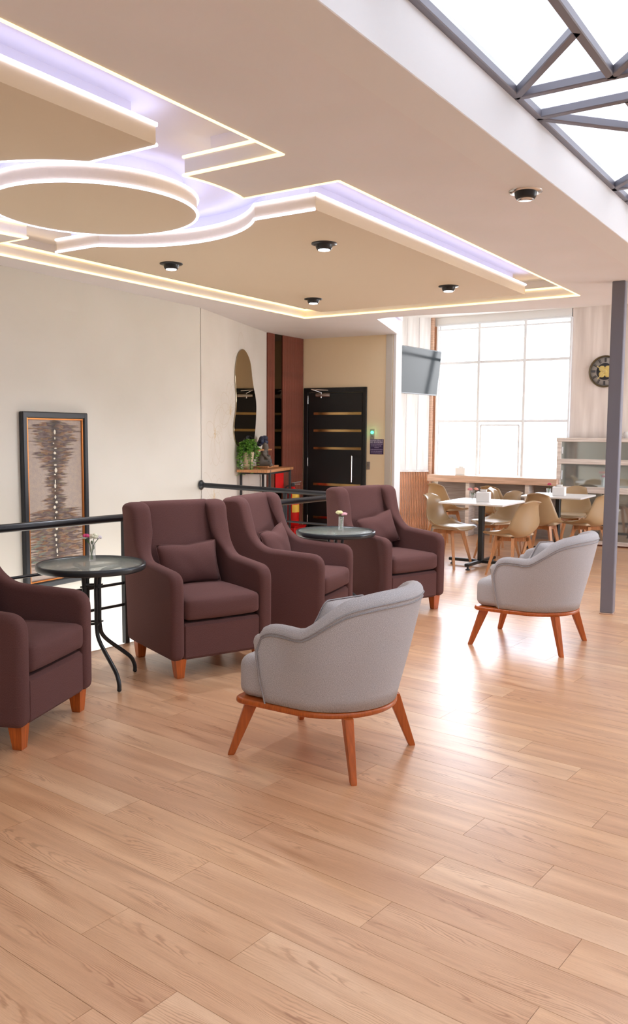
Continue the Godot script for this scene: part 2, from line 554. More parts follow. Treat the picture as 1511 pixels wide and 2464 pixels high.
func _ready() -> void:
	cam = Camera3D.new(); cam.name = "camera"
	cam.transform = Transform3D(Basis(Vector3(0.834555, 0.006871, -0.550882), Vector3(-0.056486, 0.99572, -0.073155), Vector3(0.548021, 0.092169, 0.831371)), Vector3(0, 1.5, 0))
	cam.fov = 62.17
	cam.keep_aspect = Camera3D.KEEP_HEIGHT
	cam.near = 0.05; cam.far = 200.0
	add_child(cam)
	var lens := CameraAttributesPhysical.new()
	lens.frustum_focal_length = 19.903; lens.frustum_focus_distance = 3.9; lens.exposure_aperture = 5.0
	lens.frustum_near = 0.05; lens.frustum_far = 200.0
	cam.attributes = lens
	cam.current = true
	var env := Environment.new()
	var sky := Sky.new()
	var sm := ProceduralSkyMaterial.new()
	sm.sky_top_color = Color("#7c838d"); sm.sky_horizon_color = Color("#f1f5ff"); sm.ground_horizon_color = Color("#f4f5f8"); sm.ground_bottom_color = Color("#6f6d6a")
	sm.sky_curve = 0.18; sm.ground_curve = 0.12
	sm.sun_angle_max = 0.0
	sky.sky_material = sm
	env.background_mode = Environment.BG_SKY; env.sky = sky
	env.background_energy_multiplier = 17.0
	env.tonemap_mode = Environment.TONE_MAPPER_LINEAR
	env.tonemap_exposure = 1.33
	env.sdfgi_enabled = true; env.ssao_enabled = true; env.ssil_enabled = true
	var we := WorldEnvironment.new(); we.name = "world"; we.environment = env; add_child(we)
	make_materials()
	build_floor()
	build_walls()
	build_ceiling()
	build_leds()
	build_skylight()
	build_window()
	build_rails()
	build_door()
	build_wall_things()
	build_wing_chairs()
	build_grey_chairs()
	build_glass_tables()
	build_dining()
	build_cabinet()
	build_console()

func build_floor() -> void:
	var d := 0.0791
	var A := Vector2(sin(d), -cos(d)); var B := Vector2(cos(d), sin(d))
	var edge_near := Vector2(rail_x(4.0) + 0.035, 4.0)
	var corner := Vector2(rail_corner.x + 0.03, rail_corner.z - 0.03)
	var area := PackedVector2Array([edge_near, Vector2(2.6, 4.0), Vector2(2.6, -12.0), Vector2(-7.0, -12.0), Vector2(-6.9, -9.0), KINK + Vector2(-0.2, -0.02), corner])
	var slab := Geo.new(); slab.prism(area, -0.22, -0.007)
	var fl := struct("floor", slab, X.joint)
	# the lip that trims the stair well
	var lip := Geo.new()
	lip.box(Vector3((edge_near.x + corner.x) / 2 - 0.012, -0.015, (edge_near.y + corner.y) / 2), Vector3(0.03, 0.032, edge_near.distance_to(corner)), 0.004, Basis(Vector3.UP, -0.0918))
	struct("trim_1", lip, X.counter)
	# planks
	var tex := wood_texture()
	var mats := []
	for c in ["#ffffff", "#f6eee8", "#fbf3ea", "#f1e6df"]:
		var m := mat(c, 0.36, 0.0, 0.6)
		m.clearcoat_enabled = true; m.clearcoat = 0.8; m.clearcoat_roughness = 0.30
		m.albedo_texture = tex
		mats.append(m)
	var rng := RandomNumberGenerator.new(); rng.seed = 77
	var pitch := 0.1836
	var known := {0: -2.03, 1: -1.595, 2: -2.04, 3: -1.397, 4: -0.843, 5: -1.41, 6: -2.3, 7: -1.438}
	var cand := []
	for k in range(-30, 68):
		var n0 := 1.483 + k * pitch
		var s_first: float = known[k] if known.has(k) else rng.randf_range(-3.0, 0.0)
		for j in range(-8, 8):
			var s0 := s_first + j * 1.22
			var R := PackedVector2Array([B * (s0 + 0.0007) + A * (n0 + 0.0007), B * (s0 + 1.2193) + A * (n0 + 0.0007), B * (s0 + 1.2193) + A * (n0 + pitch - 0.0007), B * (s0 + 0.0007) + A * (n0 + pitch - 0.0007)])
			var pieces := Geometry2D.intersect_polygons(R, area)
			var strip := rng.randi_range(0, 5); var flip := rng.randi_range(0, 1); var tint := rng.randi_range(0, 3)
			for piece in pieces:
				var mid := Vector2.ZERO
				for p in piece: mid += p
				mid /= piece.size()
				var c := cam.transform.affine_inverse() * Vector3(mid.x, 0, mid.y)
				var seen := c.z < -0.3 and absf(c.x / -c.z) < 0.37 + 0.35 / -c.z and c.y / -c.z > -0.66
				cand.append([-c.z if seen else 1000.0, piece, s0, n0, strip, flip, tint])
	cand.sort_custom(func(a, b): return a[0] < b[0])
	var rest := [Geo.new(), Geo.new(), Geo.new(), Geo.new()]
	for i in cand.size():
		var q: Array = cand[i]
		var piece: PackedVector2Array = q[1]
		var own: bool = i < 296 and q[0] < 900.0
		var g: Geo = Geo.new() if own else rest[q[6]]
		var s0 := g.sg.size()
		g.prism(piece, -0.008, 0.0)
		for t in range(s0 * 3, g.v.size()):
			var w := Vector2(g.v[t].x, g.v[t].z)
			var u: float = (w.dot(B) - q[2]) / 1.22; var vv: float = (w.dot(A) - q[3]) / pitch
			if q[5] == 1: u = 1.0 - u; vv = 1.0 - vv
			g.uv[t] = Vector2(clampf(u, 0.002, 0.998), (q[4] + clampf(vv, 0.01, 0.99)) / 6.0)
		if own:
			put("plank", g, mats[q[6]], fl)
	for t in 4:
		if rest[t].sg.size() > 0:
			var o := put("far_planks", rest[t], mats[t], fl)
			o.set_meta("kind", "stuff")
	# unseen bottom of the stair well, placed to close it against outside light
	var low := Geo.new(); low.prism(PackedVector2Array([Vector2(-6.2, 4), Vector2(-3.9, 4), Vector2(-3.9, -7.2), Vector2(-6.2, -7.2)]), -2.3, -2.2)
	struct("floor", low, X.slab)

func build_walls() -> void:
	var near := KINK + (Vector2(-5.6, -4.1) - KINK).normalized() * 10.9
	struct("wall_left", wall_prism(near, KINK, Vector2(-1, 0), 0.15, -2.3, 3.2), X.wall)
	var fm := mat("#ffffff", 0.8)
	fm.albedo_texture = flower_texture()
	var kw := struct("wall_left", wall_prism(KINK, KINK_END, Vector2(-0.949, 0.316), 0.15, -2.3, 3.2), X.wall)
	# printed wall covering on the slanting wall
	var wd := (KINK_END - KINK).normalized(); var nd := Vector2(0.949, -0.316)
	var g := Geo.new()
	var L := KINK.distance_to(KINK_END) - 0.03
	var a := KINK + wd * 0.02 + nd * 0.004; var b := a + wd * L
	var P := [Vector3(a.x, 0.0, a.y), Vector3(b.x, 0.0, b.y), Vector3(b.x, 2.749, b.y), Vector3(a.x, 2.749, a.y)]
	var U := [Vector2(0, 1), Vector2(1, 1), Vector2(1, 0), Vector2(0, 0)]
	g.tri(P[0], P[3], P[2], -1, U[0], U[3], U[2]); g.tri(P[0], P[2], P[1], -1, U[0], U[2], U[1])
	var back := Vector3(nd.x, 0, nd.y) * -0.004
	g.quad(P[0] + back, P[1] + back, P[2] + back, P[3] + back)
	put("wallpaper", g, fm, kw)
	# slatted panel: dark backing, slats one by one and a strip of dark mirror
	var sp := structure_node("wall_left")
	put("backing", wall_prism(KINK_END, SLAT_END, Vector2(-1, 0.04), 0.12, -0.2, 3.2), X.slat_back, sp)
	var dir := (SLAT_END - KINK_END).normalized(); var LL := KINK_END.distance_to(SLAT_END)
	var slat := Geo.new(); slat.box(Vector3(0, CEIL / 2, 0), Vector3(0.022, CEIL, 0.019), 0.003)
	var sm := slat.mesh()
	var ang := atan2(dir.x, dir.y)
	var s := 0.012
	while s < LL - 0.01:
		if s < 0.155 or s > 0.335:
			var o := put("slat", sm, X.slat, sp)
			o.position = Vector3(KINK_END.x + dir.x * s + 0.012, 0, KINK_END.y + dir.y * s); o.rotation.y = ang
		s += 0.0262
	var mg := Geo.new(); mg.box(Vector3(0, CEIL / 2, 0), Vector3(0.008, CEIL, 0.17))
	var mo := put("mirror_strip", mg, X.dark_mirror, sp)
	mo.position = Vector3(KINK_END.x + dir.x * 0.246 + 0.005, 0, KINK_END.y + dir.y * 0.246); mo.rotation.y = ang
	# partition with the door
	var pd := (PART_END - SLAT_END).normalized()
	var pn := Vector2(-pd.y, pd.x)      # into the room
	if pn.y < 0: pn = -pn
	struct("wall_far", wall_prism(SLAT_END + pd * -0.2, PART_END, -pn, 0.15, -0.2, 3.35), X.door_wall)
	var cap := Geo.new()
	cap.box(Vector3(PART_END.x + 0.02, 1.6, PART_END.y - 0.07), Vector3(0.04, 3.3, 0.16), 0.003)
	struct("trim_2", cap, X.white_wall)
	var pil := Geo.new()
	pil.box(Vector3(PART_END.x - 0.055, CEIL / 2, PART_END.y + 0.008), Vector3(0.09, CEIL, 0.02), 0.002)
	struct("trim_3", pil, X.wall)
	# dining corner: slanting panelled wall, window wall with its pieces
	var d0 := Vector2(-6.16, -11.54); var d1 := Vector2(-5.76, -11.93)
	var dw := structure_node("wall_far")
	var dn := Vector2(0.70, 0.714)
	put("backing", wall_prism(Vector2(-7.0, -10.66), d1, -dn, 0.12, -0.1, 3.5), X.pale, dw)
	var ddir := (d1 - d0).normalized(); var dl := d0.distance_to(d1)
	for k in 4:      # tall pale panels above the slats
		var pw := dl / 3.0
		var c := d0 + ddir * pw * (k - 0.5 + 0.0)
		var pg := Geo.new(); pg.box(Vector3.ZERO, Vector3(pw - 0.006, 2.36, 0.014), 0.002)
		var o := put("panel", pg, X.pale, dw)
		o.position = Vector3(c.x + dn.x * 0.008, 2.13, c.y + dn.y * 0.008); o.rotation.y = atan2(dn.x, dn.y)
	var wg := Geo.new(); wg.box(Vector3(0, 0.46, 0), Vector3(0.017, 0.92, 0.02), 0.003)
	var wm := wg.mesh()
	for k in 26:
		var c := d0 + ddir * (0.012 + (k - 5) * 0.0272)
		if (c - d0).dot(ddir) > dl: continue
		var o := put("slat", wm, X.wain, dw)
		o.position = Vector3(c.x + dn.x * 0.014, 0, c.y + dn.y * 0.014); o.rotation.y = atan2(dn.x, dn.y)
	var bk := Geo.new(); bk.box(Vector3.ZERO, Vector3(dl + 0.3, 0.92, 0.006))
	var bo := put("slat_backing", bk, X.wain_back, dw)
	bo.position = Vector3(d0.x + ddir.x * (dl / 2 - 0.15) + dn.x * 0.004, 0.46, d0.y + ddir.y * (dl / 2 - 0.15) + dn.y * 0.004); bo.rotation.y = atan2(dn.x, dn.y)
	var cp := Geo.new(); cp.box(Vector3.ZERO, Vector3(dl + 0.3, 0.025, 0.035), 0.003)
	var co := put("cap_rail", cp, X.pale, dw)
	co.position = Vector3(d0.x + ddir.x * (dl / 2 - 0.15) + dn.x * 0.016, 0.932, d0.y + ddir.y * (dl / 2 - 0.15) + dn.y * 0.016); co.rotation.y = atan2(dn.x, dn.y)
	var corner := Geo.new()
	corner.box(Vector3(-5.735, 1.7, -11.96), Vector3(0.05, 3.4, 0.06), 0.003)
	struct("trim_4", corner, X.counter)
	for k in 3:
		var rv := Geo.new(); rv.box(Vector3(-5.70 + k * 0.018, 1.98, -11.985 - k * 0.008), Vector3(0.013, 2.3, 0.03), 0.003)
		struct("trim_5", rv, X.wain)
	# wall round the window
	var wf := structure_node("wall_far")
	var g1 := Geo.new(); g1.box(Vector3(-3.63 + 3.115, 1.7, -12.09), Vector3(6.23, 3.8, 0.18)); put("marble_panel", g1, X.marble, wf)
	var g2 := Geo.new(); g2.box(Vector3(-4.62, 0.335, -12.09), Vector3(2.0, 1.07, 0.18)); put("lower_panel", g2, X.grey_wall, wf)
	var g3 := Geo.new(); g3.box(Vector3(-4.62, 3.37, -12.09), Vector3(2.0, 0.46, 0.18)); put("upper_panel", g3, X.white_wall, wf)
	var g4 := Geo.new(); g4.box(Vector3(-6.4, 1.7, -12.1), Vector3(1.56, 3.8, 0.18)); put("hidden_panel", g4, X.white_wall, wf)
	# unseen sides of the room
	var r := Geo.new()
	r.box(Vector3(2.68, 0.15, -4.0), Vector3(0.16, 1.0, 16.4)); r.box(Vector3(2.68, 3.06, -4.0), Vector3(0.16, 0.62, 16.4))
	r.box(Vector3(2.68, 1.7, -2.08), Vector3(0.155, 2.2, 12.56)); r.box(Vector3(2.68, 1.7, -12.0), Vector3(0.155, 2.2, 0.4))
	struct("wall_right", r, X.white_wall)
	var rw := structure_node("unseen_window_2")  # window bay out of view, placed to light the room from the right
	for q in [[-10.1, 3.45]]:
		var pg := Geo.new(); pg.box(Vector3(2.68, 1.7, q[0]), Vector3(0.008, 2.1, q[1])); put("pane", pg, X.glass, rw)
		for k in 4:
			var mg2 := Geo.new(); mg2.box(Vector3(2.66, 1.7, q[0] + q[1] * (k / 3.0 - 0.5) * 0.97), Vector3(0.05, 2.1, 0.05))
			put("mullion", mg2, X.alu, rw)
	var bw := Geo.new(); bw.box(Vector3(-2.0, 0.6, 4.08), Vector3(9.6, 5.8, 0.16)); struct("wall_back", bw, X.wall)
	var lw := Geo.new(); lw.box(Vector3(-6.98, 1.5, -11.0), Vector3(0.16, 3.7, 3.0)); struct("wall_left", lw, X.white_wall)
	# steel column
	var col := thing("steel_column", "slim grey steel column standing on the wooden floor near the right edge", "column", Vector3(-1.82, 0, -7.28), 0.08)
	var cg := Geo.new(); cg.box(Vector3(0, CEIL / 2 + 0.006, 0), Vector3(0.105, CEIL - 0.012, 0.105), 0.006)
	put("shaft", cg, X.steel, col)
	var bp := Geo.new(); bp.box(Vector3(0, 0.006, 0), Vector3(0.112, 0.012, 0.112), 0.002)
	put("base_trim", bp, X.counter, col)

func edge_curve() -> PackedVector2Array:
	return spline([Vector2(-3.97, -8.25), Vector2(-3.60, -8.32), Vector2(-3.29, -8.395), Vector2(-2.85, -8.44), Vector2(-2.47, -8.46), Vector2(-2.14, -8.49), Vector2(-1.43, -8.53)], 4, false)

func coffer(x_out: float, z_near: float, z_far: float, r: float, tongue: float, right: bool) -> PackedVector2Array:
	# outline of one half of the opening from the far middle to the near middle
	var s := 1.0 if right else -1.0
	var out := PackedVector2Array()
	var xo := x_out
	out.append(Vector2(CC.x, z_far)); out.append(Vector2(CC.x + s * xo, z_far)); out.append(Vector2(CC.x + s * xo, CC.y - tongue))
	var a := asin(tongue / r)
	for i in 9:
		var t := lerpf(-a, a, i / 8.0)
		out.append(CC + Vector2(s * cos(t) * r, sin(t) * r))
	out.append(Vector2(CC.x + s * xo, CC.y + tongue)); out.append(Vector2(CC.x + s * xo, z_near)); out.append(Vector2(CC.x, z_near))
	return out

func island(z_edge: float, z_end: float, hw: float, r: float) -> PackedVector2Array:
	# rectangle with a round bite next to the disc; z_edge is the side by the disc
	var dz := z_edge - CC.y
	var dx := sqrt(r * r - dz * dz)
	var a := atan2(dz, dx)
	var out := PackedVector2Array([Vector2(CC.x + hw, z_end), Vector2(CC.x + hw, z_edge)])
	var s := signf(dz)
	for i in 21:
		var t := lerpf(absf(a), PI - absf(a), i / 20.0)
		out.append(CC + Vector2(cos(t) * r, s * sin(t) * r))
	out.append(Vector2(CC.x - hw, z_edge)); out.append(Vector2(CC.x - hw, z_end))
	return out

func build_ceiling() -> void:
	var layer := Geo.new()
	var upper := Geo.new()
	for L in 2:
		var g: Geo = layer if L == 0 else upper
		var inset := 0.0 if L == 0 else 0.10
		var y0 := CEIL if L == 0 else 2.835
		var y1 := 2.835 if L == 0 else 2.93
		var cr := coffer(1.493 + inset, 0.9 + inset, -7.80 - inset, 0.925 + inset, 0.235 - inset * 0.6, true)
		var R := PackedVector2Array([Vector2(CC.x, 3.98), Vector2(-1.62, 3.98), Vector2(-1.62, -8.52)])
		var ec := edge_curve()
		ec.reverse()
		for p in ec:
			if p.x < -1.63: R.append(p)
		R.append(Vector2(CC.x, -8.262))
		R.append_array(cr)
		g.prism(R, y0, y1)
		var cl := coffer(1.493 + inset, 0.9 + inset, -7.80 - inset, 0.925 + inset, 0.235 - inset * 0.6, false)
		var Lp := PackedVector2Array([Vector2(CC.x, 3.98), Vector2(-5.2, 3.98), KINK + Vector2(-0.1, 0), KINK_END + Vector2(-0.1, 0), SLAT_END + Vector2(-0.1, -0.1), PART_END + Vector2(0.04, -0.03), Vector2(-4.64, -8.27), Vector2(-4.5, -8.22), Vector2(-4.2, -8.225), Vector2(-3.97, -8.25), Vector2(CC.x, -8.262)])
		Lp.append_array(cl)
		g.prism(Lp, y0, y1)
	struct("ceiling", layer, X.ceiling)
	struct("ceiling", upper, X.recess)
	var top := Geo.new()
	top.prism(PackedVector2Array([Vector2(-1.45, 3.98), Vector2(-1.45, -8.5), Vector2(-4.6, -8.2), Vector2(-5.1, -9.75), Vector2(-6.7, -9.75), Vector2(-6.7, -8.0), Vector2(-6.0, -6.4), Vector2(-5.3, 3.98)]), 2.93, 3.05)
	struct("ceiling", top, X.recess)
	# hanging panels: a wide thin lower leaf under a narrower block
	for k in 2:
		var p := island(-4.09, -7.50, 1.087, 0.915) if k == 0 else island(-2.82, 0.59, 1.087, 0.915)
		var t := thing("ceiling_panel", "wide suspended ceiling panel carrying four downlights, beyond the round panel" if k == 0 else "suspended ceiling panel at the upper left, nearer than the round panel", "ceiling panel")
		var g := Geo.new(); g.prism(p, CEIL, 2.832); put("leaf", g, X.island, t)
		var q := island(-4.15, -7.42, 1.0, 0.99) if k == 0 else island(-2.76, 0.51, 1.0, 0.99)
		var g2 := Geo.new(); g2.prism(q, 2.832, 2.93); put("hanger_block", g2, X.recess, t)
	var disc := thing("ceiling_panel", "round suspended ceiling panel ringed with two white light lines", "ceiling panel", Vector3(CC.x, 0, CC.y))
	var dg := Geo.new(); dg.prism(arc(Vector2.ZERO, 0.578, 0, TAU, 72).slice(0, 72), CEIL, 2.832); put("leaf", dg, X.island, disc)
	var dg2 := Geo.new(); dg2.prism(arc(Vector2.ZERO, 0.50, 0, TAU, 72).slice(0, 72), 2.832, 2.93); put("hanger_block", dg2, X.recess, disc)
	# beam along the skylight
	var beam := Geo.new(); beam.box(Vector3(-1.52, 2.865, -2.27), Vector3(0.20, 0.236, 12.5), 0.003)
	struct("trim_6", beam, X.beam)
	# dining ceiling and the strips that close the roof
	var dc := Geo.new(); dc.box(Vector3(-2.2, 3.33, -10.35), Vector3(9.7, 0.14, 3.7)); struct("ceiling", dc, X.white_wall)
	var fas := Geo.new()
	fas.box(Vector3(-4.2, 3.16, -8.55), Vector3(5.6, 0.23, 0.08)); fas.box(Vector3(0.6, 3.13, -8.5), Vector3(4.1, 0.3, 0.1))
	struct("trim_7", fas, X.white_wall)

func led(label: String, pts: PackedVector3Array, closed: bool, m: Material, e: float, dir: Vector3, off: Vector3) -> void:
	var g := Geo.new(); g.tube(pts, 0.0085, 8, closed)
	var o := put("led_strip", g, m); tag(o, label, "light strip", "light lines of the stepped ceiling")
	if e <= 0.0: return
	# lamps in front of the glowing line
	var i := 0
	var n := pts.size()
	while i < n - (0 if closed else 1):
		var a := pts[i]; var j := i + 1
		while j < n - 1 and a.distance_to(pts[j]) < 0.35: j += 1
		var b := pts[j % n]
		var len := a.distance_to(b)
		if len > 0.05:
			var l := AreaLight3D.new(); l.name = numbered("led_light")
			l.area_size = Vector2(len * 0.98, 0.016)
			l.light_color = (m as StandardMaterial3D).emission
			l.light_energy = e * len
			l.shadow_enabled = true
			l.area_range = 12.0
			add_child(l)
			var x := (b - a).normalized(); var z := -(dir - x * dir.dot(x)).normalized(); var y := z.cross(x)
			l.transform = Transform3D(Basis(x, y, z), (a + b) / 2 + off + dir * 0.011)
		i = j

func build_leds() -> void:
	var warm := glow("#ffdf98", 1.9)
	var cool := glow("#dde1ff", 2.7)
	var up := Vector3.UP
	# border of the opening: lower edge and upper edge of the lip, on the right, far and left sides
	for lvl in 2:
		var y := CEIL + 0.002 if lvl == 0 else 2.838
		var x_out := 1.493 - 0.006
		var w := "lower warm light line" if lvl == 0 else "upper warm light line"
		var e := 0.011
		var t := 0.235
		var R := CC.x + x_out; var Lx := CC.x - x_out
		var ar := arc(CC, 0.925 - 0.006, -asin(t / 0.92), asin(t / 0.92), 8)
		var al := arc(CC, 0.925 - 0.006, PI - asin(t / 0.92), PI + asin(t / 0.92), 8)
		if lvl == 0:
			led("long %s along the right side of the opening, beyond the tongue" % w, p3(PackedVector2Array([Vector2(R, -7.794), Vector2(R, CC.y - t)]), y), false, warm, e, up * 0.0 + Vector3(-1, 0, 0), Vector3.ZERO)
			led("%s along the right side of the opening, nearer than the tongue" % w, p3(PackedVector2Array([Vector2(R, CC.y + t), Vector2(R, 0.894)]), y), false, warm, e, Vector3(-1, 0, 0), Vector3.ZERO)
		led("%s along the far side of the opening, next to the dining corner" % w, p3(PackedVector2Array([Vector2(Lx, -7.794), Vector2(R, -7.794)]), y), false, warm, e, Vector3(0, 0, 1), Vector3.ZERO)
		led("%s along the left side of the opening, above the stair wall" % w, p3(PackedVector2Array([Vector2(Lx, CC.y - t), Vector2(Lx, -7.794)]), y), false, warm, e, Vector3(1, 0, 0), Vector3.ZERO)
		var tr := PackedVector2Array([Vector2(R, CC.y - t)]); tr.append_array(ar); tr.append(Vector2(R, CC.y + t))
		led("%s round the tongue on the right of the round panel" % w, p3(tr, y), false, warm, 0.0, Vector3(-1, 0, 0), Vector3.ZERO)
		var tl := PackedVector2Array([Vector2(Lx, CC.y - t)]); var al2 := al.duplicate(); al2.reverse()
		tl.append_array(al2); tl.append(Vector2(Lx, CC.y + t))
		led("%s round the tongue on the left of the round panel" % w, p3(tl, y), false, warm, 0.0, Vector3(1, 0, 0), Vector3.ZERO)
	# panels
	for k in 2:
		var far := k == 0
		var p := island(-4.09, -7.50, 1.087, 0.915) if far else island(-2.82, 0.59, 1.087, 0.915)
		var front := PackedVector2Array()
		for i in range(1, p.size() - 1): front.append(p[i] + Vector2(0, 0.006 if far else -0.006))
		var name := "far panel with the downlights" if far else "near panel at the upper left"
		led("white light line along the lower edge of the %s" % name, p3(front, CEIL + 0.002), false, cool, 0.0, Vector3(0, 0, 1), Vector3.ZERO)
		led("white light line along the upper front edge of the %s" % name, p3(front, 2.836), false, cool, 0.015, up, Vector3.ZERO)
		led("straight white light line on the right side of the %s" % name, p3(PackedVector2Array([p[1] + Vector2(0.006, 0), p[0] + Vector2(0.006, 0)]), 2.836), false, cool, 0.015, up, Vector3.ZERO)
	led("white ring of light on the lower edge of the round ceiling panel", p3(arc(CC, 0.582, 0, TAU, 64).slice(0, 64), CEIL + 0.002), true, cool, 0.0, up, Vector3.ZERO)
	led("white ring of light on the upper edge of the round ceiling panel", p3(arc(CC, 0.582, 0, TAU, 64).slice(0, 64), 2.836), true, cool, 0.015, up, Vector3.ZERO)
	# downlights
	var spots := [[Vector2(-4.451, -4.80), "lit black downlight nearest the round panel, on the left of the far panel"], [Vector2(-3.118, -4.83), "lit black downlight nearest the round panel, on the right of the far panel"], [Vector2(-3.10, -6.75), "lit black downlight at the far right of the far panel, near the dining corner"], [Vector2(-4.46, -6.73), "lit black downlight at the far left of the far panel, above the wing chairs"], [Vector2(-1.578, -4.352), "unlit black downlight with a shiny ring beside the skylight beam"]]
	for i in spots.size():
		var q: Vector2 = spots[i][0]
		var lit := i < 4
		var t := thing("downlight", spots[i][1], "downlight", Vector3(q.x, CEIL, q.y), 0.0, "downlights")
		var r := Geo.new(); r.lathe([Vector2(0.085, 0.0), Vector2(0.085, -0.006), Vector2(0.06, -0.010)], 28)
		put("ring", r, X.black if lit else X.chrome, t)
		var b := Geo.new(); b.lathe([Vector2(0.058, -0.008), Vector2(0.054, -0.03), Vector2(0.046, -0.042), Vector2(0.04, -0.042)], 24)
		put("barrel", b, X.black, t)
		var e := Geo.new(); e.lathe([Vector2(0.04, -0.040), Vector2(0.038, -0.046), Vector2(0.02, -0.049), Vector2(0.004, -0.049)], 20)
		put("lens", e, glow("#eef6ff", 6.0) if lit else X.chrome, t)
		if lit:
			var l := SpotLight3D.new(); l.name = "lamp"; l.position = Vector3(0, -0.056, 0); l.rotation.x = -PI / 2
			l.light_color = Color("#eef4ff"); l.light_energy = 2.0; l.spot_angle = 60; l.spot_range = 12; l.spot_attenuation = 2; l.light_size = 0.038; l.shadow_enabled = true
			t.add_child(l)

func bar(g: Geo, a: Vector3, b: Vector3, w: float, h: float) -> void:
	var z := (b - a).normalized(); var x := Vector3.UP.cross(z).normalized(); var y := z.cross(x)
	g.box((a + b) / 2, Vector3(w, h, a.distance_to(b)), 0.004, Basis(x, y, z))

func build_skylight() -> void:
	var t := thing("skylight_frame", "grey steel lattice of square tubes under the bright skylight, beside the white beam", "skylight frame", Vector3(0, 2.995, 0))
	var bars := []
	var x0 := -1.42; var st := 0.415; var per := 1.665
	bars.append([Vector3(x0 + 0.01, 0, 3.9), Vector3(x0 + 0.01, 0, -8.4)])
	for k in range(-4, 3):
		var za := -3.75 - per * k; var zb := -4.03 - per * k
		bars.append([Vector3(x0, 0, za), Vector3(2.5, 0, za)])
		bars.append([Vector3(x0, 0, zb), Vector3(2.5, 0, zb)])
		for c in 9:
			var xa := x0 + c * st
			bars.append([Vector3(xa, 0, za), Vector3(xa + st, 0, za + 0.485)])
			bars.append([Vector3(xa, 0, zb), Vector3(xa + st, 0, zb - 0.485)])
	for c in range(1, 9):
		for k in range(-4, 3):
			var za := -3.75 - per * k
			bars.append([Vector3(x0 + c * st, 0, za), Vector3(x0 + c * st, 0, za + per - 0.28)])
	for b in bars:
		var g := Geo.new(); bar(g, b[0], b[1], 0.038, 0.038)
		put("tube", g, X.steel, t)
	var roof := structure_node("ceiling")
	for k in 4:
		var g := Geo.new(); g.box(Vector3(0.55, 3.10, 2.4 - 3.1 * k), Vector3(4.1, 0.008, 3.09))
		put("pane", g, X.roof_glass, roof)
	var curb := Geo.new(); curb.box(Vector3(-1.53, 3.06, -2.27), Vector3(0.16, 0.10, 12.5))
	struct("trim_8", curb, X.white_wall)

func build_window() -> void:
	var w := structure_node("window_1")
	var xs := [-5.66, -4.985, -4.285, -3.63]; var ys := [0.87, 1.70, 2.57, 3.07, 3.14]
	var z := -12.0
	for i in 4:
		var g := Geo.new(); g.box(Vector3(xs[i], 2.005, z), Vector3(0.046 if i in [1, 2] else 0.034, 2.27, 0.06), 0.005)
		put("mullion", g, X.alu, w)
	for i in 5:
		var g := Geo.new(); g.box(Vector3(-4.645, ys[i], z), Vector3(2.03, 0.042 if i in [1, 2] else 0.026, 0.055), 0.005)
		put("transom", g, X.alu, w)
	for i in 3:
		for j in 2:
			var g := Geo.new(); g.box(Vector3((xs[i] + xs[i + 1]) / 2, (ys[j] + ys[j + 1]) / 2, z - 0.01), Vector3(xs[i + 1] - xs[i] - 0.04, ys[j + 1] - ys[j] - 0.04, 0.006))
			put("pane", g, X.glass, w)
		for j in 6:      # louvre blades of the top lights
			var g := Geo.new(); g.box(Vector3((xs[i] + xs[i + 1]) / 2, 2.64 + j * 0.076, z - 0.01), Vector3(xs[i + 1] - xs[i] - 0.05, 0.085, 0.006), 0.0, Basis(Vector3.RIGHT, 0.5))
			put("louvre", g, X.glass, w)
		var tg := Geo.new(); tg.box(Vector3((xs[i] + xs[i + 1]) / 2, 3.105, z - 0.01), Vector3(xs[i + 1] - xs[i] - 0.04, 0.05, 0.006))
		put("pane", tg, X.glass, w)
	# opening sash inside the middle lower bay
	var s := Geo.new()
	s.box(Vector3(-4.635, 1.64, z + 0.02), Vector3(0.60, 0.03, 0.03), 0.003); s.box(Vector3(-4.93, 1.27, z + 0.02), Vector3(0.03, 0.74, 0.03), 0.003); s.box(Vector3(-4.34, 1.27, z + 0.02), Vector3(0.03, 0.74, 0.03), 0.003)
	put("sash", s, X.alu, w)

func tube_part(called: String, pts: Array, r: float, m: Material, parent: Node, n := 10) -> MeshInstance3D:
	var g := Geo.new(); g.tube(PackedVector3Array(pts), r, n)
	return put(called, g, m, parent)

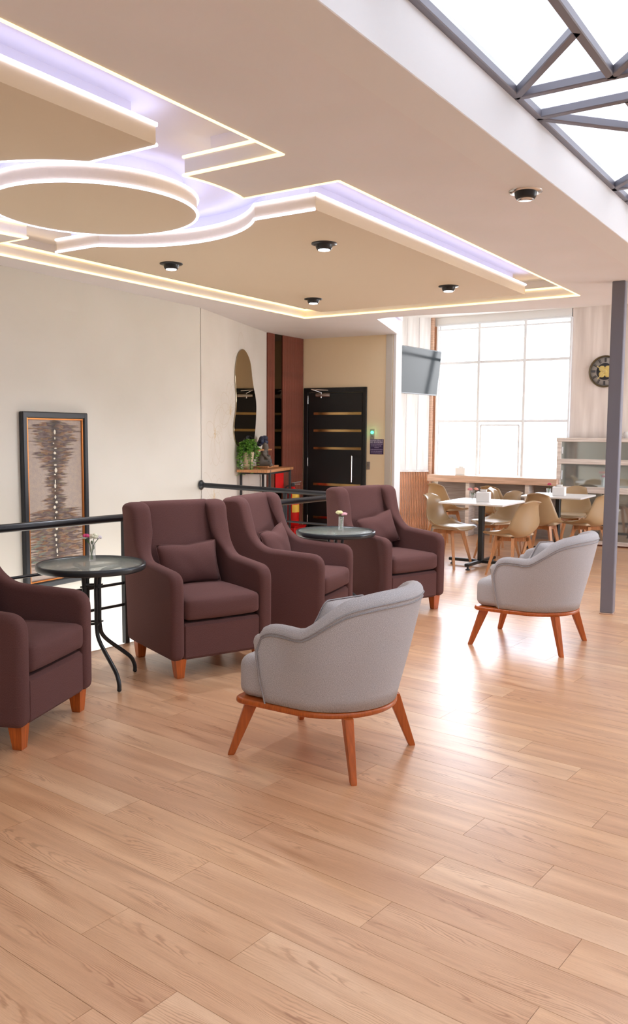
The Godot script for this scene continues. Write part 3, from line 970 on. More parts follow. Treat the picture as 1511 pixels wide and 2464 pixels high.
func build_rails() -> void:
	var t := thing("stair_railing", "black metal stair railing with a round handrail and thin bars, before the framed painting", "railing")
	var z0 := 3.6
	tube_part("handrail", [Vector3(rail_x(z0), 0.90, z0), Vector3(rail_x(-4.2), 0.90, -4.2), rail_corner], 0.027, X.rail, t, 14)
	for h in [0.575, 0.428, 0.273]:
		tube_part("bar", [Vector3(rail_x(z0), h, z0), Vector3(rail_corner.x, h + 0.01, rail_corner.z)], 0.0105, X.rail, t)
	for z in [2.0, -1.05, -4.24, -6.95]:
		var g := Geo.new(); g.box(Vector3(0, 0.44, 0), Vector3(0.04, 0.88, 0.04), 0.003)
		var o := put("post", g, X.rail, t); o.position = Vector3(rail_x(z), 0, z)
	var a := Vector3(KINK.x + 0.01, 0.967, KINK.y); var b := rail_corner + Vector3(-0.02, 0.0, 0.0)
	var t2 := thing("stair_railing", "black metal railing across the stair head, fixed to the wall by a round flange", "railing")
	tube_part("handrail", [a, b], 0.0255, X.rail, t2, 14)
	for dy in [-0.30, -0.446, -0.60]:
		tube_part("bar", [a + Vector3(0, dy, 0), b + Vector3(0, dy, 0)], 0.0105, X.rail, t2)
	var p := a.lerp(b, 0.58)
	var pg := Geo.new(); pg.box(Vector3(p.x, p.y / 2, p.z), Vector3(0.035, p.y, 0.035), 0.003); put("post", pg, X.rail, t2)
	var fl := Geo.new(); fl.T = Transform3D(Basis(Vector3(0, 1, 0), Vector3(0.97, 0, -0.24).normalized(), Vector3(0.24, 0, 0.97).normalized()), a)
	fl.lathe([Vector2(0.05, -0.004), Vector2(0.05, 0.008), Vector2(0.035, 0.018), Vector2(0.03, 0.03)], 20)
	put("flange", fl, X.tube, t2)

func build_door() -> void:
	var pd := (PART_END - SLAT_END).normalized()
	var o := structure_node("door_1")
	o.position = Vector3(SLAT_END.x, 0, SLAT_END.y); o.rotation.y = -atan2(pd.y, pd.x)
	# local: x along the wall to the right, z into the room
	var x0 := 0.035; var x1 := 0.955; var H := 2.10
	var fr := Geo.new()
	fr.box(Vector3(x0 + 0.03, H / 2, 0.012), Vector3(0.06, H, 0.03), 0.003); fr.box(Vector3(x1 - 0.025, H / 2, 0.012), Vector3(0.05, H, 0.03), 0.003); fr.box(Vector3((x0 + x1) / 2, H - 0.03, 0.012), Vector3(x1 - x0, 0.06, 0.03), 0.003)
	put("frame", fr, X.black, o)
	var leaf := Geo.new(); leaf.box(Vector3((x0 + x1) / 2 + 0.005, 1.02, 0.008), Vector3(x1 - x0 - 0.12, 2.03, 0.026), 0.003)
	var dm := mat("#141618", 0.4)
	put("leaf", leaf, dm, o)
	var gold := mat("#d9b77c", 0.16, 1.0)
	var k := 0
	for y in [1.762, 1.538, 1.305, 0.825, 0.38]:
		var g := Geo.new(); g.box(Vector3(0.535, y, 0.022), Vector3(0.70, 0.033, 0.006), 0.001)
		put("inlay", g, gold, o)
		k += 1
	for y in [1.945, 1.12, 0.35]:
		var g := Geo.new(); g.tube(PackedVector3Array([Vector3(x0 + 0.065, y - 0.055, 0.03), Vector3(x0 + 0.065, y + 0.055, 0.03)]), 0.007, 8)
		put("hinge", g, X.chrome, o)
	var h := Geo.new(); h.tube(PackedVector3Array([Vector3(0.775, 0.87, 0.075), Vector3(0.775, 1.215, 0.075)]), 0.011, 12)
	put("handle", h, X.chrome, o)
	for y in [0.94, 1.155]:
		var g := Geo.new(); g.tube(PackedVector3Array([Vector3(0.775, y, 0.075), Vector3(0.785, y, 0.045), Vector3(0.79, y, 0.02)]), 0.013, 12)
		put("handle_mount", g, X.chrome, o)
	var cl := Geo.new(); cl.tube(PackedVector3Array([Vector3(0.24, 2.0, 0.055), Vector3(0.45, 2.0, 0.055)]), 0.026, 14)
	put("closer_body", cl, X.chrome, o)
	var arm := Geo.new(); arm.tube(PackedVector3Array([Vector3(0.32, 1.965, 0.07), Vector3(0.32, 2.035, 0.07), Vector3(0.22, 2.075, 0.16), Vector3(0.40, 2.065, 0.03)]), 0.009, 8)
	put("closer_arm", arm, X.chrome, o)
	# things on the wall right of the door
	var at := func(x: float, y: float, z: float) -> Vector3: return o.transform * Vector3(x, y, z)
	var b := thing("exit_button", "small steel exit button plate with a lit green ring, above the purple notice", "button", at.call(1.035, 1.495, 0.0), o.rotation.y)
	var pl := Geo.new(); pl.box(Vector3(0, 0, 0.004), Vector3(0.062, 0.125, 0.008), 0.002); put("plate", pl, mat("#a89a8e", 0.35, 0.6), b)
	var T0 := Transform3D(Basis(Vector3.RIGHT, PI / 2), Vector3(0, 0.022, 0.008))
	var rg := Geo.new(); rg.T = T0; rg.lathe([Vector2(0.020, 0.0), Vector2(0.020, 0.006), Vector2(0.012, 0.009)], 20); put("button_lamp", rg, glow("#4ff0b0", 2.4), b)
	var l := OmniLight3D.new(); l.name = "lamp"; l.position = Vector3(0, 0.022, 0.03); l.light_color = Color("#3ad79a"); l.light_energy = 0.004; l.light_size = 0.015; l.shadow_enabled = true; l.omni_range = 3; b.add_child(l)
	var rd := Geo.new(); rd.T = Transform3D(Basis(Vector3.RIGHT, PI / 2), Vector3(0, -0.022, 0.008)); rd.lathe([Vector2(0.009, 0.0), Vector2(0.009, 0.004), Vector2(0.003, 0.006)], 14); put("indicator", rd, mat("#5a2a22", 0.4), b)
	var n := thing("notice", "square purple notice with white lettering beside the black door", "notice", at.call(1.10, 1.335, 0.0), o.rotation.y)
	var ng := Geo.new(); ng.box(Vector3(0, 0, 0.003), Vector3(0.19, 0.195, 0.006), 0.001); put("board", ng, mat("#3a2a52", 0.4), n)
	var font := SystemFont.new(); font.font_names = PackedStringArray(["Droid Sans"]); font.font_weight = 700
	var ink := mat("#cdbfd6", 0.5)
	var lines := [["RESERVATION & ID", 0.081, 0.019], ["NO BOOKING", 0.056, 0.023]]
	for q in lines:
		var tm := TextMesh.new(); tm.font = font; tm.text = q[0]; tm.font_size = 16; tm.pixel_size = q[2] / 12.0; tm.depth = 0.001
		var to := put("lettering", tm, ink, n)
		to.position = Vector3(0, q[1], 0.0068)
		var wdt := tm.get_aabb().size.x
		if wdt > 0.175: to.scale = Vector3(0.175 / wdt, 1, 1)
	var rng := RandomNumberGenerator.new(); rng.seed = 3
	for row in [[0.032, 0.165], [0.010, 0.15], [-0.012, 0.06], [-0.037, 0.17], [-0.060, 0.155], [-0.080, 0.15]]:   # small print, too fine to read
		var g := Geo.new()
		var x: float = -row[1] / 2
		while x < row[1] / 2 - 0.01:
			var wl := rng.randf_range(0.010, 0.026)
			wl = minf(wl, row[1] / 2 - x)
			g.box(Vector3(x + wl / 2, row[0], 0.0065), Vector3(wl, 0.0085, 0.001)); x += wl + 0.005
		put("small_print", g, mat("#9c8db0", 0.5), n)
	var sw := thing("wall_switch", "small grey metal switch plate low on the wall right of the door", "switch", at.call(0.985, 1.09, 0.0), o.rotation.y)
	var sg2 := Geo.new(); sg2.box(Vector3(0, 0, 0.005), Vector3(0.045, 0.10, 0.01), 0.002); put("plate", sg2, mat("#8b8076", 0.4, 0.5), sw)
	var sg3 := Geo.new(); sg3.box(Vector3(0, 0.005, 0.012), Vector3(0.016, 0.03, 0.008), 0.002); put("rocker", sg3, mat("#766c64", 0.4), sw)

func build_wall_things() -> void:
	# painting on the stair wall
	var wd := (KINK - Vector2(-5.6, -4.1)).normalized(); var nrm := Vector2(-wd.y, wd.x)
	if nrm.x < 0: nrm = -nrm
	var c := Vector2(-5.6, -4.1) + wd * 0.553
	var t := thing("framed_painting", "tall narrow abstract painting of brown strokes in a black and copper frame", "painting", Vector3(c.x, 0.945, c.y), atan2(nrm.x, nrm.y))
	var W := 0.70; var H := 1.425
	# local x runs against the wall direction when seen from the room: left is near
	var pm := mat("#ffffff", 0.6); pm.albedo_texture = painting_texture()
	var g := Geo.new()
	var w2 := W / 2 - 0.06; var h2 := H / 2 - 0.06
	var z := 0.022
	g.tri(Vector3(-w2, -h2, z), Vector3(-w2, h2, z), Vector3(w2, h2, z), -1, Vector2(0, 1), Vector2(0, 0), Vector2(1, 0))
	g.tri(Vector3(-w2, -h2, z), Vector3(w2, h2, z), Vector3(w2, -h2, z), -1, Vector2(0, 1), Vector2(1, 0), Vector2(1, 1))
	g.box(Vector3(0, 0, 0.010), Vector3(2 * w2, 2 * h2, 0.02))
	put("canvas", g, pm, t)
	var fm := mat("#1b1e22", 0.35)
	for s in [-1.0, 1.0]:
		var a := Geo.new(); a.box(Vector3(s * (W / 2 - 0.024), 0, 0.024), Vector3(0.048, H, 0.048), 0.008); put("frame_side", a, fm, t)
		var b := Geo.new(); b.box(Vector3(0, s * (H / 2 - 0.024), 0.0235), Vector3(W - 0.002, 0.048, 0.047), 0.008); put("frame_rail", b, fm, t)
		var cu := mat("#b9743c", 0.3, 0.8)
		var e := Geo.new(); e.box(Vector3(s * (W / 2 - 0.056), 0, 0.018), Vector3(0.014, H - 0.09, 0.036), 0.003); put("inner_slip", e, cu, t)
		var f := Geo.new(); f.box(Vector3(0, s * (H / 2 - 0.056), 0.018), Vector3(W - 0.09, 0.014, 0.035), 0.003); put("inner_slip", f, cu, t)
	# wavy mirror on the slanting wall
	var kd := (KINK_END - KINK).normalized(); var kn := Vector2(0.949, -0.316)
	var outl := [Vector2(1.225, 2.456), Vector2(1.101, 2.402), Vector2(1.035, 2.32), Vector2(0.997, 2.208), Vector2(0.991, 2.112), Vector2(1.006, 2.017), Vector2(1.024, 1.922), Vector2(1.027, 1.839), Vector2(1.008, 1.742), Vector2(0.967, 1.644), Vector2(0.944, 1.541), Vector2(0.966, 1.451), Vector2(1.03, 1.373), Vector2(1.134, 1.34), Vector2(1.29, 1.321), Vector2(1.45, 1.332), Vector2(1.574, 1.368), Vector2(1.647, 1.436), Vector2(1.69, 1.574), Vector2(1.717, 1.747), Vector2(1.717, 1.85), Vector2(1.679, 1.951), Vector2(1.616, 2.051), Vector2(1.564, 2.169), Vector2(1.533, 2.268), Vector2(1.472, 2.363), Vector2(1.352, 2.439)]
	var mid := Vector2(1.35, 1.88)
	var loc := []
	for p in outl: loc.append((p - mid) * Vector2(1, 1))
	var at := KINK + kd * mid.x + kn * 0.007
	var m := thing("wavy_mirror", "tall wavy frameless mirror reflecting the black door, above the trailing plant", "mirror", Vector3(at.x, mid.y, at.y), atan2(kn.x, kn.y))
	# local +x runs towards +wall direction as seen from the room
	var mg := Geo.new(); mg.puff(spline(loc, 4), 0.0, 0.010, 0.003, 2, -1)
	put("glass", mg, X.mirror, m)
	# shelf and vase beside the plant
	var sa := KINK + kd * 1.62 + kn * 0.11
	var sh := thing("wall_shelf", "thin wooden wall shelf below the mirror, behind the trailing plant", "shelf", Vector3(sa.x, 1.31, sa.y), atan2(kn.x, kn.y))
	var sgm := Geo.new(); sgm.box(Vector3(-0.05, -0.009, -0.015), Vector3(0.50, 0.018, 0.18), 0.003); put("board", sgm, X.beech, sh)
	var sb := Geo.new(); sb.box(Vector3(-0.2, -0.05, -0.09), Vector3(0.02, 0.09, 0.02), 0.002); sb.box(Vector3(0.12, -0.05, -0.09), Vector3(0.02, 0.09, 0.02), 0.002); put("bracket", sb, X.beech, sh)
	var dec := thing("shelf_ornament", "dark blue lumpy ornament on the wall shelf beside the trailing plant", "ornament", Vector3(sa.x, 1.31, sa.y), atan2(kn.x, kn.y))
	var dg := Geo.new()
	var rng := RandomNumberGenerator.new(); rng.seed = 6
	for i in 9: dg.ball(Vector3(-0.02 + 0.15 * rng.randf(), 0.03 + 0.10 * rng.randf(), -0.03 + 0.05 * rng.randf()), Vector3(0.045, 0.035, 0.035), 7)
	put("body", dg, mat("#232a44", 0.5), dec)
	# television on an arm
	var tv := thing("television", "flat black television tilted down on a wall arm, beside the tall window", "television", Vector3(-5.473, 2.386, -11.0))
	tv.basis = Basis(Vector3.UP, 1.50) * Basis(Vector3.RIGHT, 0.11)
	var b1 := Geo.new(); b1.box(Vector3(0, 0, -0.02), Vector3(1.15, 0.65, 0.035), 0.006); put("casing", b1, X.black, tv)
	var b2 := Geo.new(); b2.box(Vector3(0, 0.004, 0.0), Vector3(1.125, 0.62, 0.006), 0.001); put("screen", b2, X.screen, tv)
	var arm := Geo.new(); arm.tube(PackedVector3Array([Vector3(0, 0, -0.03), Vector3(-0.1, 0, -0.2), Vector3(0.15, 0, -0.42)]), 0.025, 8); put("arm", arm, X.black, tv)
	# clock on the marble wall
	var ck := thing("wall_clock", "round black and gold wall clock with roman style marks, on the veined wall", "clock", Vector3(-3.15, 2.37, -11.99))
	var R0 := Transform3D(Basis(Vector3.RIGHT, PI / 2), Vector3.ZERO)
	var f1 := Geo.new(); f1.T = R0; f1.lathe([Vector2(0.215, 0.0), Vector2(0.218, 0.02), Vector2(0.210, 0.03), Vector2(0.200, 0.03), Vector2(0.195, 0.015)], 40, Vector3.ZERO, false); put("rim", f1, mat("#5c4d33", 0.4, 0.5), ck)
	var f2 := Geo.new(); f2.T = R0; f2.lathe([Vector2(0.195, 0.0), Vector2(0.195, 0.012), Vector2(0.01, 0.012)], 40); put("dial", f2, mat("#a8a39f", 0.5), ck)
	var f3 := Geo.new(); f3.T = R0; f3.lathe([Vector2(0.115, 0.011), Vector2(0.115, 0.016), Vector2(0.01, 0.016)], 32); put("centre_disc", f3, mat("#2a2d36", 0.4), ck)
	for i in 12:
		var a := TAU * i / 12
		var mk := Geo.new(); mk.box(Vector3(0, 0.155, 0.015), Vector3(0.012 if i % 3 else 0.02, 0.055, 0.005), 0.001); mk.box(Vector3(0.016, 0.155, 0.015), Vector3(0.006, 0.055, 0.005), 0.001)
		var mo := put("hour_mark", mk, mat("#3b3a3c", 0.5), ck); mo.rotation.z = a
	var em := Geo.new()
	for i in 4:
		var a := TAU * i / 4 + PI / 4
		em.ball(Vector3(cos(a) * 0.055, sin(a) * 0.055, 0.018), Vector3(0.042, 0.042, 0.010), 8)
	em.ball(Vector3(0, 0, 0.02), Vector3(0.035, 0.035, 0.012), 8)
	put("ornament", em, mat("#d6bf74", 0.4, 0.3), ck)
	for a in [0.95, 2.4]:
		var hd := Geo.new(); hd.box(Vector3(0, 0.06, 0.03), Vector3(0.012, 0.15, 0.003), 0.001)
		var ho := put("hand", hd, mat("#d9c487", 0.4, 0.3), ck); ho.rotation.z = a

func build_wing_chairs() -> void:
	var c := thing("wing_chair", "brown fabric wing chair facing the camera, between the left glass table and its neighbour", "armchair", Vector3.ZERO, 0.0, "brown wing chairs")
	var W := 0.354; var aw := 0.09
	# side: arm and wing in one outline, (z, y)
	var prof := rounded([Vector2(0.375, 0.115), Vector2(0.378, 0.652), Vector2(-0.07, 0.680), Vector2(-0.165, 0.76), Vector2(-0.205, 0.88), Vector2(-0.245, 1.045), Vector2(-0.42, 1.03), Vector2(-0.388, 0.6), Vector2(-0.345, 0.115)], [0.05, 0.095, 0.075, 0.075, 0.10, 0.085, 0.055, 0.1, 0.05], 6, 0.04)
	for s in [-1.0, 1.0]:
		var g := Geo.new()
		g.T = Transform3D(Basis(Vector3(0, 0, 1), Vector3(0, 1, 0), Vector3(-s, 0, 0)), Vector3(s * W, 0, 0))
		g.puff(prof, 0.0, aw, 0.034, 6)
		for i in g.v.size():     # the wing is thicker than the arm and leans out a little
			var p := g.v[i]
			var inner := clampf((W - absf(p.x)) / aw, 0, 1)
			var k := smoothstep(0.66, 0.86, p.y)
			p.x -= s * (inner * 0.052 * k) - s * 0.006 * smoothstep(0.9, 1.05, p.y) * (1 - inner)
			g.v[i] = p
		g.fix(0)
		put("arm_and_wing", g, X.brown, c)
	# back
	var bp := rounded([Vector2(-0.13, 0.40), Vector2(-0.185, 0.55), Vector2(-0.275, 0.9), Vector2(-0.308, 1.040), Vector2(-0.412, 1.03), Vector2(-0.365, 0.40)], [0.05, 0.1, 0.15, 0.05, 0.045, 0.05], 6, 0.05)
	var b := Geo.new()
	b.T = Transform3D(Basis(Vector3(0, 0, 1), Vector3(0, 1, 0), Vector3(-1, 0, 0)), Vector3(0.262, 0, 0))
	b.puff(bp, 0.0, 0.524, 0.03, 5)
	for i in b.v.size():
		var p := b.v[i]
		p.y += 0.016 * (1 - pow(p.x / 0.26, 2)) * smoothstep(0.8, 1.03, p.y)
		b.v[i] = p
	put("backrest", b, X.brown, c)
	var base := Geo.new(); base.box(Vector3(0, 0.2275, 0.012), Vector3(2 * (W - aw) + 0.02, 0.225, 0.70), 0.018); put("seat_base", base, X.brown, c)
	var outer := Geo.new(); outer.box(Vector3(0, 0.36, -0.30), Vector3(2 * (W - aw) + 0.02, 0.30, 0.06), 0.015); put("outer_back", outer, X.brown, c)
	var cu := Geo.new(); cu.cushion(Vector3(0, 0.425, 0.10), Vector3(2 * (W - aw) - 0.004, 0.135, 0.555), 0.034, Vector3(0, 0.022, 0.012), 10); put("seat_cushion", cu, X.brown, c)
	for q in [Vector2(-0.283, 0.312), Vector2(0.283, 0.312), Vector2(-0.283, -0.28), Vector2(0.283, -0.28)]:
		var l := Geo.new()
		var R := []
		for e in [[0.0, 0.021], [0.004, 0.024], [0.122, 0.036]]:
			var k: float = 1 - e[0] / 0.122
			var off := Vector3(signf(q.x) * 0.0 , e[0], signf(q.y) * 0.004 * k)
			var h: float = e[1]
			R.append(PackedVector3Array([off + Vector3(-h, 0, -h), off + Vector3(h, 0, -h), off + Vector3(h, 0, h), off + Vector3(-h, 0, h)]))
		l.rings(R, true, false, true, -1)
		var o := put("leg", l, X.orange, c); o.position = Vector3(q.x, 0, q.y)
	var poses := [[Vector3(-3.674, 0, -4.184), 1.181, "brown fabric wing chair facing the camera, right of the left glass table"],
		[Vector3(-3.706, 0, -2.652), 1.935, "brown fabric wing chair cut off by the left edge of the picture"],
		[Vector3(-3.604, 0, -5.166), 1.783, "brown fabric wing chair turned to the right, behind the nearer grey tub chair"],
		[Vector3(-3.496, 0, -6.438), 1.256, "brown fabric wing chair farthest from the camera, right of the far glass table"]]
	c.position = poses[0][0]; c.rotation.y = poses[0][1]; c.set_meta("label", poses[0][2])
	for i in range(1, 4): dup(c, "wing_chair", poses[i][2], poses[i][0], poses[i][1], "brown wing chairs")
	# loose lumbar cushions
	var names := ["brown lumbar cushion on the wing chair that faces the camera", "brown lumbar cushion on the wing chair cut off by the left edge", "brown lumbar cushion with a creased top on the wing chair turned right", "brown lumbar cushion tilted on the farthest wing chair"]
	var roll := [0.02, 0.0, 0.10, 0.17]; var sx := [0.0, 0.0, 0.0, 0.02]
	var first: Node3D = null
	for i in 4:
		var o := thing("lumbar_cushion", names[i], "cushion", Vector3.ZERO, 0.0, "brown lumbar cushions")
		var g := Geo.new(); g.pillow(0.44, 0.285, 0.125, 16, 0.02 if i == 2 else 0.008)
		put("cover", g, X.brown, o)
		var seam := Geo.new(); var P := PackedVector3Array()
		for k in 56:
			var u := float(k) / 14.0; var q := Vector2.ZERO
			if u < 1: q = Vector2(-1 + 2 * u, -1)
			elif u < 2: q = Vector2(1, -1 + 2 * (u - 1))
			elif u < 3: q = Vector2(1 - 2 * (u - 2), 1)
			else: q = Vector2(-1, 1 - 2 * (u - 3))
			P.append(Vector3(q.x * 0.22 * (1 - 0.055 * (1 - q.y * q.y)), q.y * 0.1425 * (1 - 0.075 * (1 - q.x * q.x)) - (0.02 if i == 2 else 0.008) * exp(-pow(q.x / 0.28, 2)) * smoothstep(-0.2, 1.0, q.y), 0))
		seam.tube(P, 0.0035, 6, true); put("seam", seam, X.brown, o)
		var B := Basis(Vector3.UP, poses[i][1]) * Basis(Vector3.RIGHT, -0.27) * Basis(Vector3.BACK, roll[i])
		o.transform = Transform3D(B, (poses[i][0] as Vector3) + Basis(Vector3.UP, poses[i][1]) * Vector3(sx[i], 0.645 + 0.015 * signf(roll[i] - 0.05), -0.125))

func d_outline(hw: float, zf: float, zs: float, zb: float, rc: float) -> PackedVector2Array:   # (x, z): straight front, round back
	var out := PackedVector2Array()
	for i in 25:
		var a := PI * i / 24.0
		out.append(Vector2(-cos(a) * hw, zs - sin(a) * (zs - zb)))
	out.reverse()
	# from left... now runs right to left over the back; add the front corners
	var left := rounded([Vector2(-hw, zs), Vector2(-hw, zf), Vector2(hw, zf), Vector2(hw, zs)], [0.0, rc, rc, 0.0], 6, 0.04)
	var res := PackedVector2Array()
	for p in left:
		if absf(p.y - zs) < 0.001 and absf(p.x) < hw - 0.001: continue
		if res.is_empty() or res[-1].distance_to(p) > 0.004: res.append(p)
	for p in out:
		if res[-1].distance_to(p) > 0.004 and res[0].distance_to(p) > 0.004: res.append(p)
	return res

func build_grey_chairs() -> void:
	var c := thing("tub_chair", "grey fabric tub chair with a wooden base, nearest the camera", "armchair", Vector3.ZERO, 0.0, "grey tub chairs")
	# wooden ring
	var ring := Geo.new()
	ring.T = Transform3D(Basis(Vector3.RIGHT, PI / 2), Vector3(0, 0.284, 0))   # (x, y) of the outline become (x, z)
	ring.puff(d_outline(0.314, 0.322, -0.02, -0.342, 0.07), 0.0, 0.028, 0.012, 4)
	put("base_ring", ring, X.orange, c)
	# legs
	for q in [[Vector2(0.235, 0.255), Vector2(0.297, 0.335)], [Vector2(-0.235, 0.255), Vector2(-0.297, 0.335)], [Vector2(0.215, -0.245), Vector2(0.283, -0.318)], [Vector2(-0.215, -0.245), Vector2(-0.283, -0.318)]]:
		var l := Geo.new()
		var R := []
		var yaw: float = atan2(q[1].x - q[0].x, q[1].y - q[0].y)
		for e in [[0.0, 0.0155, 0.0125], [0.008, 0.017, 0.014], [0.262, 0.032, 0.021]]:
			var k: float = 1 - e[0] / 0.262
			var m: Vector2 = q[0].lerp(q[1], k)
			var ringp := PackedVector3Array()
			var oc := rounded([Vector2(-e[2], -e[1]), Vector2(e[2], -e[1]), Vector2(e[2], e[1]), Vector2(-e[2], e[1])], [0.006, 0.006, 0.006, 0.006], 2, 1.0)
			for p in oc: ringp.append(Vector3(m.x, e[0], m.y) + Basis(Vector3.UP, yaw) * Vector3(p.x, 0, p.y))
			R.append(ringp)
		l.rings(R, true, false, true, -1)
		put("leg", l, X.orange, c)
	# seat with a puffed front
	var seat := Geo.new()
	seat.T = Transform3D(Basis(Vector3.RIGHT, PI / 2), Vector3(0, 0.474, 0))
	seat.puff(d_outline(0.292, 0.318, 0.0, -0.28, 0.085), 0.0, 0.190, 0.05, 6)
	for i in seat.v.size():
		var p := seat.v[i]
		if p.y > 0.45: p.y += 0.02 * (1 - pow(p.x / 0.3, 2)) * (1 - pow(p.z / 0.34, 2))
		seat.v[i] = p
	put("seat", seat, X.gray, c)
	# shell: cross sections swept round the U
	var path := []      # plan points with outward normals
	var straight := 7
	for i in straight: path.append([Vector2(-0.305, lerpf(0.162, -0.03, float(i) / straight)), Vector2(-1, 0)])
	for i in 33:
		var a := PI * i / 32.0
		var n := Vector2(-cos(a) / 0.305, -sin(a) / 0.31).normalized()
		path.append([Vector2(-cos(a) * 0.305, -0.03 - sin(a) * 0.31), n])
	for i in straight: path.append([Vector2(0.305, lerpf(-0.03, 0.162, float(i + 1) / straight)), Vector2(1, 0)])
	var shell := Geo.new()
	var R := []
	var welt1 := PackedVector3Array(); var welt2 := PackedVector3Array()
	var N := path.size()
	for i in N:
		var pt: Vector2 = path[i][0]; var nn: Vector2 = path[i][1]
		var back := smoothstep(0.06, -0.27, pt.y)
		var H := lerpf(0.656, 0.785, smoothstep(-0.065, -0.25, pt.y)) - 0.075 * (1.0 - sqrt(maxf(0.0, 1.0 - pow(clampf((pt.y - 0.06) / 0.105, 0, 1), 2))))
		H += 0.045 * smoothstep(-0.17, -0.34, pt.y)
		var out_top := lerpf(0.028, 0.115, back)
		var th := lerpf(0.066, 0.085, back)
		var sec := []     # (outward, y)
		for k in 9:
			var t := k / 8.0
			var y := lerpf(0.287, H - th / 2, t)
			sec.append(Vector2(out_top * pow(t, 1.15) + 0.010 * sin(PI * t), y))
		var topc: Vector2 = sec[8] + Vector2(-th / 2, 0)
		for k in range(1, 8):
			var a := PI * k / 8.0
			sec.append(topc + Vector2(cos(a) * th / 2, sin(a) * th / 2))
		for k in range(1, 7):
			var t := 1.0 - k / 6.0
			sec.append(Vector2(out_top * pow(t, 1.15) - th + 0.006 * sin(PI * t), lerpf(0.34, H - th / 2, t)))
		sec.append(Vector2(-th * 0.8, 0.29))
		var lean_front := 0.0
		var ringp := PackedVector3Array()
		var tang := Vector3(nn.y, 0, -nn.x)
		for q in sec:
			# the arm front slopes back towards the wooden ring
			var fr: float = smoothstep(0.08, 0.19, pt.y) * (q.y - 0.60) * 0.16
			ringp.append(Vector3(pt.x + nn.x * q.x, q.y, pt.y + nn.y * q.x + fr))
		R.append(ringp)
		welt1.append(ringp[8] + Vector3(nn.x, 0, nn.y) * 0.0015 + Vector3(0, -0.004, 0)); welt2.append(ringp[7].lerp(ringp[8], 0.62) + Vector3(nn.x, 0, nn.y) * 0.002)
	# round off the two arm fronts
	var ends := [[], []]
	for e in 2:
		var base: PackedVector3Array = R[0] if e == 0 else R[N - 1]
		var mid := Vector3.ZERO
		for p in base: mid += p
		mid /= base.size()
		for k in range(1, 6):
			var a := PI / 2 * k / 5.0
			var ringp := PackedVector3Array()
			for p in base:
				var q := p
				var d := p - mid
				d.x *= 1 - 0.62 * (1 - cos(a)); d.y = d.y - signf(d.y) * 0.034 * (1 - cos(a)) if absf(d.y) > 0.1 else d.y
				q = mid + d + Vector3(0, 0, 0.034 * sin(a))
				ringp.append(q)
			ends[e].append(ringp)
	ends[0].reverse()
	var full: Array = ends[0] + R + ends[1]
	shell.rings(full, true, false, true, 0)
	put("shell", shell, X.gray, c)
	for wl in [welt1, welt2]:
		var g := Geo.new()
		var P := PackedVector3Array()
		var f: PackedVector3Array = wl
		var a := f[0]; var z := f[f.size() - 1]
		P.append(Vector3(a.x + 0.002, 0.292, a.z - 0.042)); P.append(Vector3(a.x - 0.002, 0.40, a.z - 0.012)); P.append(Vector3(a.x - 0.004, 0.52, a.z + 0.004)); P.append(Vector3(a.x - 0.002, a.y - 0.03, a.z + 0.004))
		P.append_array(f.slice(1, f.size() - 1))
		P.append(Vector3(z.x + 0.002, z.y - 0.03, z.z + 0.004)); P.append(Vector3(z.x + 0.004, 0.52, z.z + 0.004)); P.append(Vector3(z.x + 0.002, 0.40, z.z - 0.012)); P.append(Vector3(z.x - 0.002, 0.292, z.z - 0.042))
		g.tube(P, 0.0034, 6)
		put("welt", g, X.gray_welt, c)
	c.position = Vector3(-2.112, 0, -3.315); c.rotation.y = -PI / 2 - 0.045 + 0.06
	var c2 := dup(c, "tub_chair", "grey fabric tub chair with a wooden base, near the steel column", Vector3(-2.022, 0, -5.92), -PI / 2 + 0.01, "grey tub chairs")
	var k := 0
	for ch in [c, c2]:
		var o := thing("back_cushion", ["grey box cushion on the tub chair nearest the camera", "grey box cushion on the tub chair near the steel column"][k], "cushion", Vector3.ZERO, 0.0, "grey chair cushions")
		var g := Geo.new(); g.cushion(Vector3.ZERO, Vector3(0.40, 0.36, 0.12), 0.035, Vector3(0, 0.0, 0.03), 10); put("cover", g, X.gray, o)
		var P := PackedVector3Array()
		for q in rounded([Vector2(-0.197, -0.177), Vector2(0.197, -0.177), Vector2(0.197, 0.177), Vector2(-0.197, 0.177)], [0.035, 0.035, 0.035, 0.035], 4, 0.1): P.append(Vector3(q.x, q.y, 0.05))
		var sm := Geo.new(); sm.tube(P, 0.0035, 6, true); put("seam", sm, X.gray_welt, o)
		o.transform = ch.transform * Transform3D(Basis(Vector3.RIGHT, -0.42) * Basis(Vector3.BACK, 0.10), Vector3(0.0, 0.56, -0.07))
		k += 1

